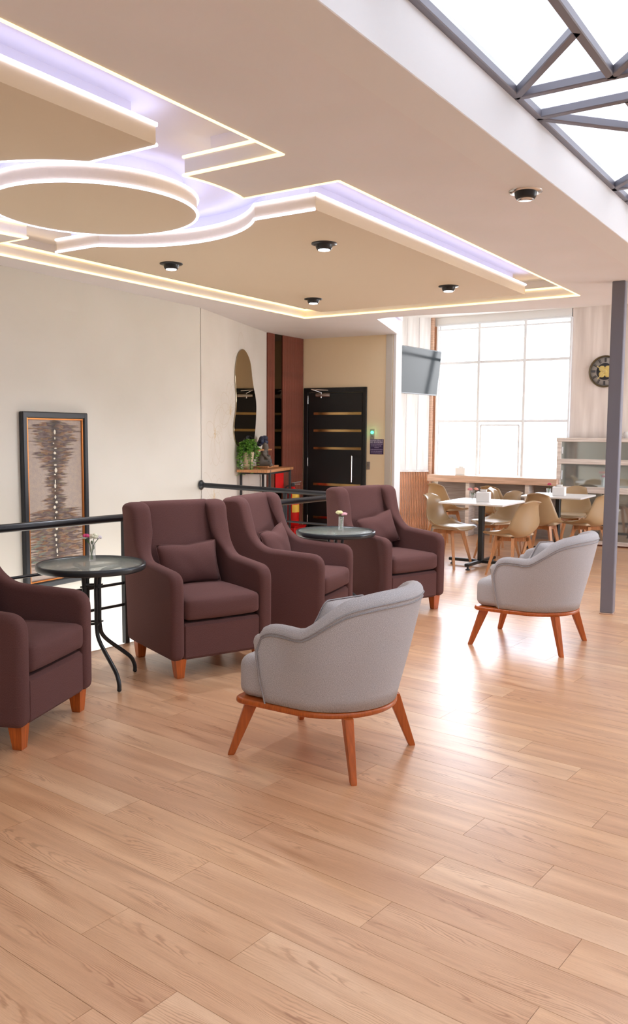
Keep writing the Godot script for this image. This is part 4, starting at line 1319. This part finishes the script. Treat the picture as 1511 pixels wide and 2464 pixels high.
func build_glass_tables() -> void:
	var t := thing("glass_table", "", "table", Vector3.ZERO, 0.0, "round glass tables")
	var rim := Geo.new()
	var R := []
	for i in 56:
		var a := TAU * i / 56
		var d := Vector3(cos(a), 0, sin(a))
		var ring := PackedVector3Array()
		for q in [Vector2(0.292, 0.712), Vector2(0.313, 0.724), Vector2(0.319, 0.720), Vector2(0.321, 0.708), Vector2(0.318, 0.690), Vector2(0.312, 0.684), Vector2(0.300, 0.684), Vector2(0.292, 0.692)]:
			ring.append(d * q.x + Vector3(0, q.y, 0))
		R.append(ring)
	rim.rings(R, true, true)
	put("rim", rim, X.rim, t)
	var gl := Geo.new(); gl.lathe([Vector2(0.004, 0.7115), Vector2(0.295, 0.7115), Vector2(0.295, 0.7165), Vector2(0.004, 0.7165)], 48); put("glass_top", gl, X.table_glass, t)
	for i in 4:
		var a := TAU * i / 4
		var o := Vector3(cos(a), 0, sin(a))
		var g := Geo.new()
		var P := PackedVector3Array()
		var pr := spline([Vector2(0.20, 0.690), Vector2(0.075, 0.668), Vector2(0.052, 0.61), Vector2(0.050, 0.48), Vector2(0.052, 0.33), Vector2(0.085, 0.255), Vector2(0.21, 0.15), Vector2(0.265, 0.10), Vector2(0.290, 0.05), Vector2(0.292, 0.0135)], 5, false)
		for q in pr: P.append(o * q.x + Vector3(0, q.y, 0))
		g.tube(P, 0.0125, 10)
		put("leg", g, X.tube, t)
		var f := Geo.new(); f.ball(o * 0.292 + Vector3(0, 0.0125, 0), Vector3(0.0135, 0.0125, 0.0135), 8); put("foot", f, X.black, t)
	for y in [0.585, 0.36]:
		var rg := Geo.new(); var P := PackedVector3Array()
		for i in 20: P.append(Vector3(cos(TAU * i / 20) * 0.038, y, sin(TAU * i / 20) * 0.038))
		rg.tube(P, 0.008, 6, true)
		put("tie_ring", rg, X.tube, t)
		for i in 4:
			var a := TAU * i / 4; var b := Geo.new(); b.tube(PackedVector3Array([Vector3(cos(a) * 0.03, y, sin(a) * 0.03), Vector3(cos(a) * 0.074, y, sin(a) * 0.074)]), 0.005, 6); put("bolt", b, X.tube, t)
	t.set_meta("label", "round glass table with a dark metal rim, left of the wing chair facing the camera")
	t.position = Vector3(-3.865, 0, -3.455); t.rotation.y = -0.21
	dup(t, "glass_table", "round glass table with a dark metal rim, between the two far wing chairs", Vector3(-3.60, 0, -5.78), 0.6, "round glass tables")
	vase("slim glass vase of white and pink carnations on the left glass table", Vector3(-3.905, 0.7165, -3.50), 0.020, 0.125, [["#e9ead0", Vector3(0.012, 0.155, 0.0), 0.030], ["#d8487e", Vector3(-0.03, 0.160, 0.02), 0.022], ["#e6dfe4", Vector3(0.035, 0.150, -0.01), 0.022], ["#dfeadd", Vector3(-0.042, 0.150, 0.012), 0.018]], "left")
	vase("slim glass vase with a pale yellow and pink flower on the far glass table", Vector3(-3.58, 0.7165, -5.83), 0.021, 0.115, [["#e6dfa8", Vector3(-0.015, 0.145, 0.0), 0.030], ["#efb5c0", Vector3(0.026, 0.132, 0.0), 0.026]], "far")

func vase(label: String, at: Vector3, r: float, h: float, blooms: Array, _w: String, group := "flower vases") -> void:
	var t := thing("flower_vase", label, "vase", at, 0.5, group)
	var g := Geo.new(); g.lathe([Vector2(r * 0.9, 0.0), Vector2(r, 0.004), Vector2(r, h), Vector2(r * 0.9, h), Vector2(r * 0.88, 0.014), Vector2(0.002, 0.014)], 20)
	put("glass", g, X.vase, t)
	var rng := RandomNumberGenerator.new(); rng.seed = label.length()
	for b in blooms:
		var c: Vector3 = b[1]
		tube_part("stem", [Vector3(rng.randf_range(-0.4, 0.4) * r, 0.018, rng.randf_range(-0.4, 0.4) * r), Vector3(c.x * 0.35, h * 0.9, c.z * 0.35), c + Vector3(0, -0.008, 0)], 0.0022, X.stem, t, 6)
		var f := Geo.new()
		for i in 22:     # ruffled petals
			var a := rng.randf() * TAU; var e := rng.randf_range(-0.2, 1.2)
			var d := Vector3(cos(a) * cos(e), sin(e) * 0.7, sin(a) * cos(e))
			f.ball(c + d * b[2] * 0.62, Vector3(b[2] * 0.42, b[2] * 0.30, b[2] * 0.42), 6)
		put("flower", f, mat(b[0], 0.7), t)
	var lf := Geo.new()
	for i in 5:
		var a := rng.randf() * TAU
		lf.ball(Vector3(cos(a) * r * 0.5, h * rng.randf_range(0.55, 1.0), sin(a) * r * 0.5), Vector3(0.005, 0.014, 0.003), 5)
	put("leaf", lf, X.stem, t)

func build_dining() -> void:
	# tables
	var t := thing("dining_table", "square white dining table nearer the wing chairs, with a black cross foot", "table", Vector3(-3.70, 0, -9.08), 0.03, "square white tables")
	var top := Geo.new(); top.box(Vector3(0, 0.735, 0), Vector3(0.75, 0.022, 0.75), 0.005); put("tabletop", top, X.white, t)
	var pl := Geo.new(); pl.box(Vector3(0, 0.717, 0), Vector3(0.36, 0.014, 0.05), 0.003); pl.box(Vector3(0, 0.717, 0), Vector3(0.05, 0.0138, 0.36), 0.003); put("support_plate", pl, X.black, t)
	var pe := Geo.new(); pe.box(Vector3(0, 0.385, 0), Vector3(0.062, 0.66, 0.062), 0.008); put("pedestal", pe, X.black, t)
	for i in 4:
		var a := TAU * i / 4 - 0.05
		var g := Geo.new(); g.box(Vector3(0, 0.058, 0.19), Vector3(0.05, 0.034, 0.40), 0.006); g.lathe([Vector2(0.012, 0.042), Vector2(0.012, 0.014), Vector2(0.026, 0.010), Vector2(0.026, 0.0)], 12, Vector3(0, 0, 0.35))
		var o := put("foot_arm", g, X.black, t); o.rotation.y = a
	dup(t, "dining_table", "square white dining table beside the steel column, farther than the other", Vector3(-3.31, 0, -10.62), 0.03, "square white tables")
	# chair: moulded shell, pad, crossed wooden frame and four legs
	var c := thing("dining_chair", "", "chair", Vector3.ZERO, 0.0, "beige dining chairs")
	var prof := spline([Vector2(0.235, 0.425), Vector2(0.20, 0.443), Vector2(0.06, 0.432), Vector2(-0.09, 0.428), Vector2(-0.175, 0.462), Vector2(-0.205, 0.54), Vector2(-0.222, 0.66), Vector2(-0.248, 0.76), Vector2(-0.275, 0.825)], 4, false)
	var outer := []; var inner := []
	var M := prof.size()
	for i in M:
		var u := float(i) / (M - 1)
		var tn := (prof[mini(i + 1, M - 1)] - prof[maxi(i - 1, 0)]).normalized()
		var nn := Vector2(-tn.y, tn.x)        # to the sitter's side
		if nn.y < 0 and u < 0.4: nn = -nn
		if u >= 0.4 and nn.x < 0: nn = -nn
		var w := 0.20 + 0.035 * sin(PI * clampf(u / 0.75, 0, 1)) - 0.075 * smoothstep(0.62, 0.97, u)
		w *= 1.0 - 0.30 * pow(clampf((0.06 - u) / 0.06, 0, 1), 2.0)
		w *= 1.0 - 0.10 * pow(clampf((u - 0.95) / 0.05, 0, 1), 2.0)
		var lift := 0.028 + 0.075 * exp(-pow((u - 0.45) / 0.16, 2)) + 0.012 * u
		lift -= 0.045 * smoothstep(0.85, 1.0, u)
		var A := PackedVector3Array(); var B := PackedVector3Array()
		for j in 17:
			var vv := -1.0 + j / 8.0
			var p := prof[i] + nn * lift * pow(absf(vv), 2.2)
			if u > 0.9: p.y -= 0.018 * vv * vv * (u - 0.9) * 10.0
			A.append(Vector3(vv * w, p.y, p.x)); B.append(Vector3(vv * (w - 0.002), p.y, p.x) - Vector3(0, nn.y, nn.x) * 0.010)
		inner.append(A); outer.append(B)
	var sh := Geo.new()
	var SR := []
	for i in M:
		var ring := PackedVector3Array()
		for j in 17: ring.append(inner[i][j])
		for j in range(16, -1, -1): ring.append(outer[i][j])
		SR.append(ring)
	sh.rings(SR, true, false, true, 0)
	put("shell", sh, X.shell, c)
	var pad := Geo.new(); pad.cushion(Vector3(0, 0.452, 0.045), Vector3(0.37, 0.036, 0.34), 0.016, Vector3(0, 0.010, 0), 8); put("seat_pad", pad, X.pad, c)
	var fr := Geo.new()
	fr.box(Vector3(0, 0.398, 0), Vector3(0.34, 0.05, 0.03), 0.005, Basis(Vector3.UP, PI / 4)); fr.box(Vector3(0, 0.398, 0), Vector3(0.34, 0.0495, 0.03), 0.005, Basis(Vector3.UP, -PI / 4))
	put("cross_frame", fr, X.beech, c)
	for i in 4:
		var a := PI / 4 + i * PI / 2
		var dd := Vector3(sin(a), 0, cos(a))
		var g := Geo.new(); var R := []
		for e in [[0.0, 0.275, 0.011, 0.012], [0.37, 0.165, 0.023, 0.015], [0.423, 0.150, 0.026, 0.015]]:
			var m: Vector3 = dd * e[1] + Vector3(0, e[0], 0)
			var side := Vector3(dd.z, 0, -dd.x)
			R.append(PackedVector3Array([m - dd * e[2] - side * e[3], m + dd * e[2] - side * e[3], m + dd * e[2] + side * e[3], m - dd * e[2] + side * e[3]]))
		g.rings(R, true, false, true, -1)
		put("leg", g, X.beech, c)
	var P := [
		[Vector3(-4.02, 0, -8.90), PI / 2 - 0.12, "beige dining chair left of the nearer white table, facing right"],
		[Vector3(-3.76, 0, -9.74), -0.50, "beige dining chair behind the nearer white table, facing the camera"],
		[Vector3(-3.17, 0, -8.66), -PI / 2 - 0.45, "beige dining chair at the right of the nearer white table, its back to the camera"],
		[Vector3(-5.02, 0, -11.0), PI - 0.25, "beige dining chair pushed to the window counter, below the tall window's left bay"],
		[Vector3(-4.24, 0, -10.95), PI - 0.1, "beige dining chair pushed to the window counter, below the middle bay"],
		[Vector3(-3.86, 0, -10.45), PI / 2 + 0.15, "beige dining chair left of the farther white table, only its bright back edge showing"],
		[Vector3(-3.29, 0, -9.98), PI + 0.05, "beige dining chair with its back to the camera, before the farther white table"],
		[Vector3(-3.30, 0, -11.2), 0.08, "beige dining chair behind the farther white table, facing the camera"],
		[Vector3(-2.82, 0, -10.25), -PI / 2 - 0.45, "beige dining chair at the right of the farther table, next to the steel column"]]
	c.position = P[0][0]; c.rotation.y = P[0][1]; c.set_meta("label", P[0][2])
	for i in range(1, P.size()): dup(c, "dining_chair", P[i][2], P[i][0], P[i][1], "beige dining chairs")
	# counter under the window
	var k := thing("window_counter", "long wooden counter along the foot of the tall window", "counter", Vector3(-4.64, 0, -11.80))
	var kt := Geo.new(); kt.box(Vector3(0, 0.845, 0), Vector3(1.98, 0.10, 0.34), 0.006); put("worktop", kt, X.counter, k)
	for x in [-0.35, 0.55]:
		var g := Geo.new(); g.box(Vector3(x, 0.398, 0.02), Vector3(0.06, 0.795, 0.22), 0.004); put("support", g, X.ash, k)
	# napkin boxes and flowers
	var boxes := [[Vector3(-3.66, 0.746, -9.02), 0.2, "white napkin box beside the pink flowers on the nearer table"], [Vector3(-3.27, 0.746, -10.52), 0.1, "white napkin box beside the red flower on the farther table"], [Vector3(-5.15, 0.896, -11.79), 0.1, "small white napkin box on the window counter"]]
	for b in boxes:
		var o := thing("napkin_box", b[2], "napkin box", b[0], b[1], "napkin boxes")
		var g := Geo.new(); g.box(Vector3(0, 0.055, 0), Vector3(0.155, 0.11, 0.10), 0.006); put("body", g, X.white, o)
		var s := Geo.new(); s.box(Vector3(0, 0.111, 0), Vector3(0.10, 0.002, 0.02)); put("slot", s, mat("#c9c6c4", 0.6), o)
		var n := Geo.new(); n.pillow(0.08, 0.05, 0.012, 6); var no := put("napkin", n, X.white, o); no.position = Vector3(0, 0.115, 0)
	vase("small glass vase of pink flowers on the nearer white table", Vector3(-3.78, 0.746, -9.0), 0.026, 0.09, [["#e79a9c", Vector3(-0.03, 0.135, 0), 0.030], ["#e9a08c", Vector3(0.03, 0.137, 0.01), 0.030]], "near")
	vase("small glass vase with one red flower on the farther white table", Vector3(-3.38, 0.746, -10.45), 0.026, 0.09, [["#c2385f", Vector3(0.005, 0.14, 0), 0.026]], "dark")

func build_cabinet() -> void:
	var t := thing("display_cabinet", "pale wooden display cabinet with sliding glass doors, behind the farther table", "cabinet", Vector3(-3.69, 0, -11.70))
	# local: x to the right, z towards the room, back at the wall
	var W := 3.0; var D := 0.28
	var body := Geo.new()
	body.box(Vector3(0.03, 0.75, -D / 2), Vector3(0.06, 1.40, D), 0.003); body.box(Vector3(W - 0.03, 0.75, -D / 2), Vector3(0.06, 1.40, D), 0.003)
	body.box(Vector3(W / 2, 0.75, -D + 0.01), Vector3(W, 1.40, 0.02))
	put("carcass", body, X.ash, t)
	var shelves := [[1.465, 0.055], [1.175, 0.07], [0.80, 0.085], [0.07, 0.05]]
	for s in shelves:
		var g := Geo.new(); g.box(Vector3(W / 2, s[0] - s[1] / 2, -D / 2 + 0.003), Vector3(W + (0.02 if s[0] > 1.4 else 0.0), s[1], D + 0.006), 0.004); put("shelf", g, X.ash, t)
	var pl := Geo.new(); pl.box(Vector3(W / 2, 0.02, -D / 2 - 0.01), Vector3(W - 0.02, 0.04, D - 0.03), 0.003); put("plinth", pl, X.slat, t)
	for row in [[1.175, 1.41], [0.80, 1.105], [0.07, 0.715]]:
		for k in 4:
			var w := (W - 0.12) / 4
			var x := 0.06 + w * (k + 0.5)
			var y0: float = row[0]; var y1: float = row[1]
			var g := Geo.new(); g.box(Vector3(x, (y0 + y1) / 2, -0.02 - 0.012 * (k % 2)), Vector3(w + 0.01, y1 - y0, 0.006)); put("glass_door", g, X.cab_glass, t)
			var h := Geo.new(); h.box(Vector3(x - w / 2 + 0.015 if k % 2 == 0 else x + w / 2 - 0.02, (y0 + y1) / 2, -0.012), Vector3(0.014, (y1 - y0) * 0.4 if k == 0 else y1 - y0, 0.012), 0.002); put("door_edge", h, X.alu, t)
	var cup := thing("cup_and_saucer", "pale cup on a saucer standing on the display cabinet beside the column", "cup", Vector3(-2.95, 1.465, -11.83))
	var sa := Geo.new(); sa.lathe([Vector2(0.03, 0.0), Vector2(0.075, 0.012), Vector2(0.078, 0.016), Vector2(0.03, 0.008)], 24); put("saucer", sa, X.white, cup)
	var cu := Geo.new(); cu.lathe([Vector2(0.025, 0.008), Vector2(0.04, 0.03), Vector2(0.045, 0.10), Vector2(0.042, 0.10), Vector2(0.036, 0.03), Vector2(0.004, 0.016)], 24); put("cup", cu, mat("#cfe0e4", 0.2), cup)
	var hn := Geo.new(); var P := PackedVector3Array()
	for i in 9: P.append(Vector3(0.04 + 0.035 * sin(PI * i / 8.0), 0.035 + 0.045 * i / 8.0, 0))
	hn.tube(P, 0.006, 6); put("handle", hn, mat("#cfe0e4", 0.2), cup)
	var mug := thing("mug", "pale mug with its handle showing, on the cabinet right of the column", "mug", Vector3(-2.79, 1.465, -11.82))
	var mu := Geo.new(); mu.lathe([Vector2(0.03, 0.0), Vector2(0.034, 0.003), Vector2(0.034, 0.085), Vector2(0.031, 0.085), Vector2(0.031, 0.008), Vector2(0.003, 0.008)], 20); put("body", mu, mat("#dcd8d6", 0.25), mug)
	var mh := Geo.new(); var Q := PackedVector3Array()
	for i in 11: Q.append(Vector3(-0.032 - 0.03 * sin(PI * i / 10.0), 0.015 + 0.055 * i / 10.0, 0.01))
	mh.tube(Q, 0.006, 6); put("handle", mh, mat("#dcd8d6", 0.25), mug)

# signed distance of a body made of tapered capsules, joined smoothly and meshed as surface nets
func blob(bones: Array, lo: Vector3, hi: Vector3, h: float, k: float) -> Geo:
	var n := Vector3i(int((hi.x - lo.x) / h) + 2, int((hi.y - lo.y) / h) + 2, int((hi.z - lo.z) / h) + 2)
	var F := PackedFloat32Array(); F.resize(n.x * n.y * n.z)
	for z in n.z:
		for y in n.y:
			for x in n.x:
				var p := lo + Vector3(x, y, z) * h
				var d := 1e3
				for b in bones:
					var a: Vector3 = b[0]; var ba: Vector3 = b[1] - a
					var t := clampf((p - a).dot(ba) / maxf(ba.length_squared(), 1e-9), 0, 1)
					var e: float = (p - a - ba * t).length() - lerpf(b[2], b[3], t)
					var hh := clampf(0.5 + 0.5 * (d - e) / k, 0, 1)
					d = lerpf(d, e, hh) - k * hh * (1 - hh)
				F[x + n.x * (y + n.y * z)] = d
	var id := {}
	var V := PackedVector3Array()
	var g := Geo.new()
	for z in n.z - 1:
		for y in n.y - 1:
			for x in n.x - 1:
				var s := Vector3.ZERO; var c := 0
				for e in [[0, 0, 0, 1, 0, 0], [0, 1, 0, 1, 1, 0], [0, 0, 1, 1, 0, 1], [0, 1, 1, 1, 1, 1], [0, 0, 0, 0, 1, 0], [1, 0, 0, 1, 1, 0], [0, 0, 1, 0, 1, 1], [1, 0, 1, 1, 1, 1], [0, 0, 0, 0, 0, 1], [1, 0, 0, 1, 0, 1], [0, 1, 0, 0, 1, 1], [1, 1, 0, 1, 1, 1]]:
					var f0 := F[x + e[0] + n.x * (y + e[1] + n.y * (z + e[2]))]; var f1 := F[x + e[3] + n.x * (y + e[4] + n.y * (z + e[5]))]
					if (f0 < 0) != (f1 < 0):
						s += Vector3(x + e[0], y + e[1], z + e[2]).lerp(Vector3(x + e[3], y + e[4], z + e[5]), f0 / (f0 - f1)); c += 1
				if c > 0:
					id[Vector3i(x, y, z)] = V.size(); V.append(lo + s / c * h)
	for z in range(1, n.z - 1):
		for y in range(1, n.y - 1):
			for x in range(1, n.x - 1):
				var f0 := F[x + n.x * (y + n.y * z)]
				for ax in 3:
					var q := Vector3i(x, y, z); q[ax] += 1
					var f1 := F[q.x + n.x * (q.y + n.y * q.z)]
					if (f0 < 0) == (f1 < 0): continue
					var u := (ax + 1) % 3; var w := (ax + 2) % 3
					var C := []
					for e in [[-1, -1], [0, -1], [0, 0], [-1, 0]]:
						var m := Vector3i(x, y, z); m[u] += e[0]; m[w] += e[1]
						if id.has(m): C.append(V[id[m]])
					if C.size() < 4: continue
					if f0 < 0: g.quad(C[0], C[3], C[2], C[1], 0)
					else: g.quad(C[0], C[1], C[2], C[3], 0)
	g.fix(0)
	return g

func build_console() -> void:
	var kd := (KINK_END - KINK).normalized(); var kn := Vector2(0.949, -0.316)
	var yaw := atan2(kn.x, kn.y)
	var base := KINK + kd * 1.50 + kn * 0.215
	var t := thing("console_table", "narrow console table with a pale wood top and thin black legs, below the wavy mirror", "console table", Vector3(base.x, 0, base.y), yaw)
	var W := 1.02; var D := 0.37
	var top := Geo.new(); top.box(Vector3(0, 1.07, 0), Vector3(W, 0.032, D), 0.003); put("tabletop", top, X.beech, t)
	for x in [-0.40, 0.40]:
		for z in [-0.15, 0.15]:
			var g := Geo.new(); g.box(Vector3(x, 0.542, z * 1.15), Vector3(0.026, 1.084, 0.026), 0.002); put("leg", g, X.black, t)
	var rl := Geo.new()
	for z in [-0.165, 0.165]: rl.box(Vector3(0, 1.042, z), Vector3(0.80, 0.022, 0.018), 0.002); rl.box(Vector3(0, 0.12, z), Vector3(0.80, 0.018, 0.018), 0.002)
	for x in [-0.40, 0.40]: rl.box(Vector3(x, 1.042, 0), Vector3(0.018, 0.022, 0.33), 0.002); rl.box(Vector3(x, 0.12, 0), Vector3(0.018, 0.018, 0.33), 0.002)
	put("frame", rl, X.black, t)
	var at := func(x: float, y: float, z: float) -> Vector3: return t.transform * Vector3(x, y, z)
	# trailing plant
	var p := thing("trailing_plant", "green trailing plant spilling from a cream pot at the left end of the console", "potted plant", at.call(-0.41, 1.086, -0.085))
	var pot := Geo.new(); pot.lathe([Vector2(0.045, 0.0), Vector2(0.05, 0.004), Vector2(0.07, 0.18), Vector2(0.074, 0.20), Vector2(0.066, 0.20), Vector2(0.062, 0.17), Vector2(0.01, 0.165)], 24); put("pot", pot, mat("#d2b79b", 0.6), p)
	var rng := RandomNumberGenerator.new(); rng.seed = 42
	var fol := Geo.new(); var vines := Geo.new()
	for i in 60:
		var a := rng.randf() * TAU; var reach := rng.randf_range(0.06, 0.115); var drop := rng.randf_range(-0.02, 0.26) if rng.randf() < 0.75 else rng.randf_range(-0.12, 0.0)
		var dir := Vector3(cos(a), 0, sin(a))
		var S := PackedVector3Array()
		for k in 8:
			var u := k / 7.0
			S.append(dir * reach * smoothstep(0.0, 0.8, u) + Vector3(0, 0.19 + 0.13 * sin(PI * minf(u * 1.3, 1.0)) * rng.randf_range(0.8, 1.2) - drop * u * u, 0))
		vines.tube(S, 0.0022, 5)
		for k in range(1, 8):
			for m in 3:
				var c := S[k].lerp(S[k - 1], rng.randf())
				var la := rng.randf() * TAU
				var out := (dir * 0.5 + Vector3(cos(la), rng.randf_range(-0.5, 0.4), sin(la))).normalized()
				var sd := out.cross(Vector3.UP).normalized(); var L := rng.randf_range(0.028, 0.05)
				var nrm := sd.cross(out)
				var q0 := c; var q1 := c + out * L * 0.5 + sd * L * 0.3 + nrm * 0.003; var q2 := c + out * L - nrm * 0.006; var q3 := c + out * L * 0.5 - sd * L * 0.3 + nrm * 0.003
				fol.quad(q0, q1, q2, q3, 0); fol.quad(q0 - nrm * 0.0015, q3 - nrm * 0.0015, q2 - nrm * 0.0015, q1 - nrm * 0.0015, 0)
	var fo := put("foliage", fol, X.green, p); fo.set_meta("kind", "stuff")
	put("vines", vines, X.stem, p)
	# figure on its tray
	var tr := thing("wooden_tray", "shallow wooden tray under the seated figure on the console", "tray", at.call(0.12, 1.086, -0.04), yaw)
	var tg := Geo.new(); tg.box(Vector3(0, 0.008, 0), Vector3(0.40, 0.012, 0.16), 0.003); tg.box(Vector3(0, 0.016, 0.085), Vector3(0.42, 0.022, 0.012), 0.003); tg.box(Vector3(0, 0.016, -0.085), Vector3(0.42, 0.022, 0.012), 0.003); tg.box(Vector3(-0.205, 0.016, 0), Vector3(0.012, 0.0218, 0.17), 0.003); tg.box(Vector3(0.205, 0.016, 0), Vector3(0.012, 0.0218, 0.17), 0.003)
	put("body", tg, X.beech, tr)
	var f := thing("seated_figurine", "grey stone figurine of a seated monk resting its head on its raised knee", "figurine", at.call(0.0, 1.1, -0.04), yaw + 0.5)
	var bones := [
		[Vector3(0, 0.045, -0.02), Vector3(0, 0.10, -0.015), 0.062, 0.052], [Vector3(0, 0.10, -0.015), Vector3(0.012, 0.155, 0.005), 0.050, 0.044],
		[Vector3(0.015, 0.16, 0.01), Vector3(0.028, 0.195, 0.028), 0.026, 0.022], [Vector3(0.034, 0.225, 0.034), Vector3(0.036, 0.245, 0.034), 0.040, 0.036], [Vector3(0.036, 0.275, 0.028), Vector3(0.036, 0.285, 0.026), 0.014, 0.008],
		[Vector3(-0.045, 0.150, 0.0), Vector3(-0.062, 0.10, 0.045), 0.019, 0.016], [Vector3(-0.062, 0.10, 0.045), Vector3(0.02, 0.125, 0.085), 0.016, 0.012],
		[Vector3(0.055, 0.150, 0.012), Vector3(0.078, 0.11, 0.06), 0.019, 0.016], [Vector3(0.078, 0.11, 0.06), Vector3(0.058, 0.185, 0.062), 0.015, 0.012],
		[Vector3(0.035, 0.045, 0.0), Vector3(0.055, 0.115, 0.075), 0.036, 0.024], [Vector3(0.055, 0.115, 0.075), Vector3(0.055, 0.02, 0.095), 0.022, 0.016], [Vector3(0.055, 0.015, 0.095), Vector3(0.06, 0.012, 0.13), 0.014, 0.012],
		[Vector3(-0.035, 0.04, 0.0), Vector3(-0.085, 0.032, 0.07), 0.036, 0.026], [Vector3(-0.085, 0.03, 0.07), Vector3(0.0, 0.022, 0.10), 0.023, 0.016]]
	var fg := blob(bones, Vector3(-0.14, -0.004, -0.11), Vector3(0.14, 0.31, 0.16), 0.0075, 0.012)
	put("body", fg, X.stone, f)
	var bowl := thing("stone_egg", "small dark blue grey egg shaped stone on the tray beside the figurine", "ornament", at.call(0.235, 1.1, -0.04), yaw)
	var eg := Geo.new(); eg.lathe([Vector2(0.012, 0.0), Vector2(0.03, 0.02), Vector2(0.036, 0.05), Vector2(0.03, 0.08), Vector2(0.016, 0.10), Vector2(0.003, 0.106)], 20); put("body", eg, mat("#4d5159", 0.6), bowl)
	# fire extinguisher on a red stand, red plate above
	var st := thing("extinguisher_stand", "bright red box stand on the floor under the fire extinguisher", "stand", Vector3(-6.29, 0, -9.03))
	var sg := Geo.new(); sg.box(Vector3(0, 0.15, 0), Vector3(0.26, 0.30, 0.26), 0.012); put("body", sg, X.red, st)
	var sl := Geo.new(); sl.box(Vector3(0, 0.302, 0), Vector3(0.27, 0.02, 0.27), 0.006); put("lid", sl, mat("#b50f0f", 0.35), st)
	var ex := thing("fire_extinguisher", "red fire extinguisher with yellow labels on its red stand", "fire extinguisher", Vector3(-6.28, 0.312, -9.03), 0.5)
	var b := Geo.new(); b.lathe([Vector2(0.07, 0.0), Vector2(0.08, 0.01), Vector2(0.08, 0.40), Vector2(0.07, 0.45), Vector2(0.03, 0.475), Vector2(0.025, 0.50), Vector2(0.003, 0.50)], 28); put("cylinder", b, X.red, ex)
	var Y := [[0.17, 0.27], [0.30, 0.42]]
	for q in Y:
		var g := Geo.new(); var R := []
		for yy in [q[0], q[1]]:
			var ring := PackedVector3Array()
			for i in 13: ring.append(Vector3(cos(-0.3 + i * 0.16) * 0.0815, yy, sin(-0.3 + i * 0.16) * 0.0815))
			for i in range(12, -1, -1): ring.append(Vector3(cos(-0.3 + i * 0.16) * 0.079, yy, sin(-0.3 + i * 0.16) * 0.079))
			R.append(ring)
		g.rings(R, true, false, true, -1); put("label_wrap", g, X.yellow, ex)
	var vh := Geo.new(); vh.box(Vector3(0, 0.52, 0), Vector3(0.04, 0.05, 0.04), 0.004); put("valve", vh, X.black, ex)
	var lv := Geo.new(); lv.box(Vector3(0.04, 0.555, 0), Vector3(0.13, 0.014, 0.022), 0.003, Basis(Vector3.BACK, 0.2)); lv.box(Vector3(0.04, 0.53, 0), Vector3(0.11, 0.012, 0.022), 0.003); put("lever", lv, X.chrome, ex)
	tube_part("hose", [Vector3(-0.02, 0.52, 0), Vector3(-0.09, 0.50, 0.02), Vector3(-0.11, 0.38, 0.03), Vector3(-0.10, 0.15, 0.02)], 0.011, X.black, ex)
	var pl := thing("fire_sign", "plain red sign plate on the dark slats above the fire extinguisher", "sign", Vector3(-6.414, 0.885, -8.91), PI / 2 - 0.04)
	var pg := Geo.new(); pg.box(Vector3(0, 0, 0), Vector3(0.17, 0.24, 0.012), 0.002); put("plate", pg, X.red, pl)
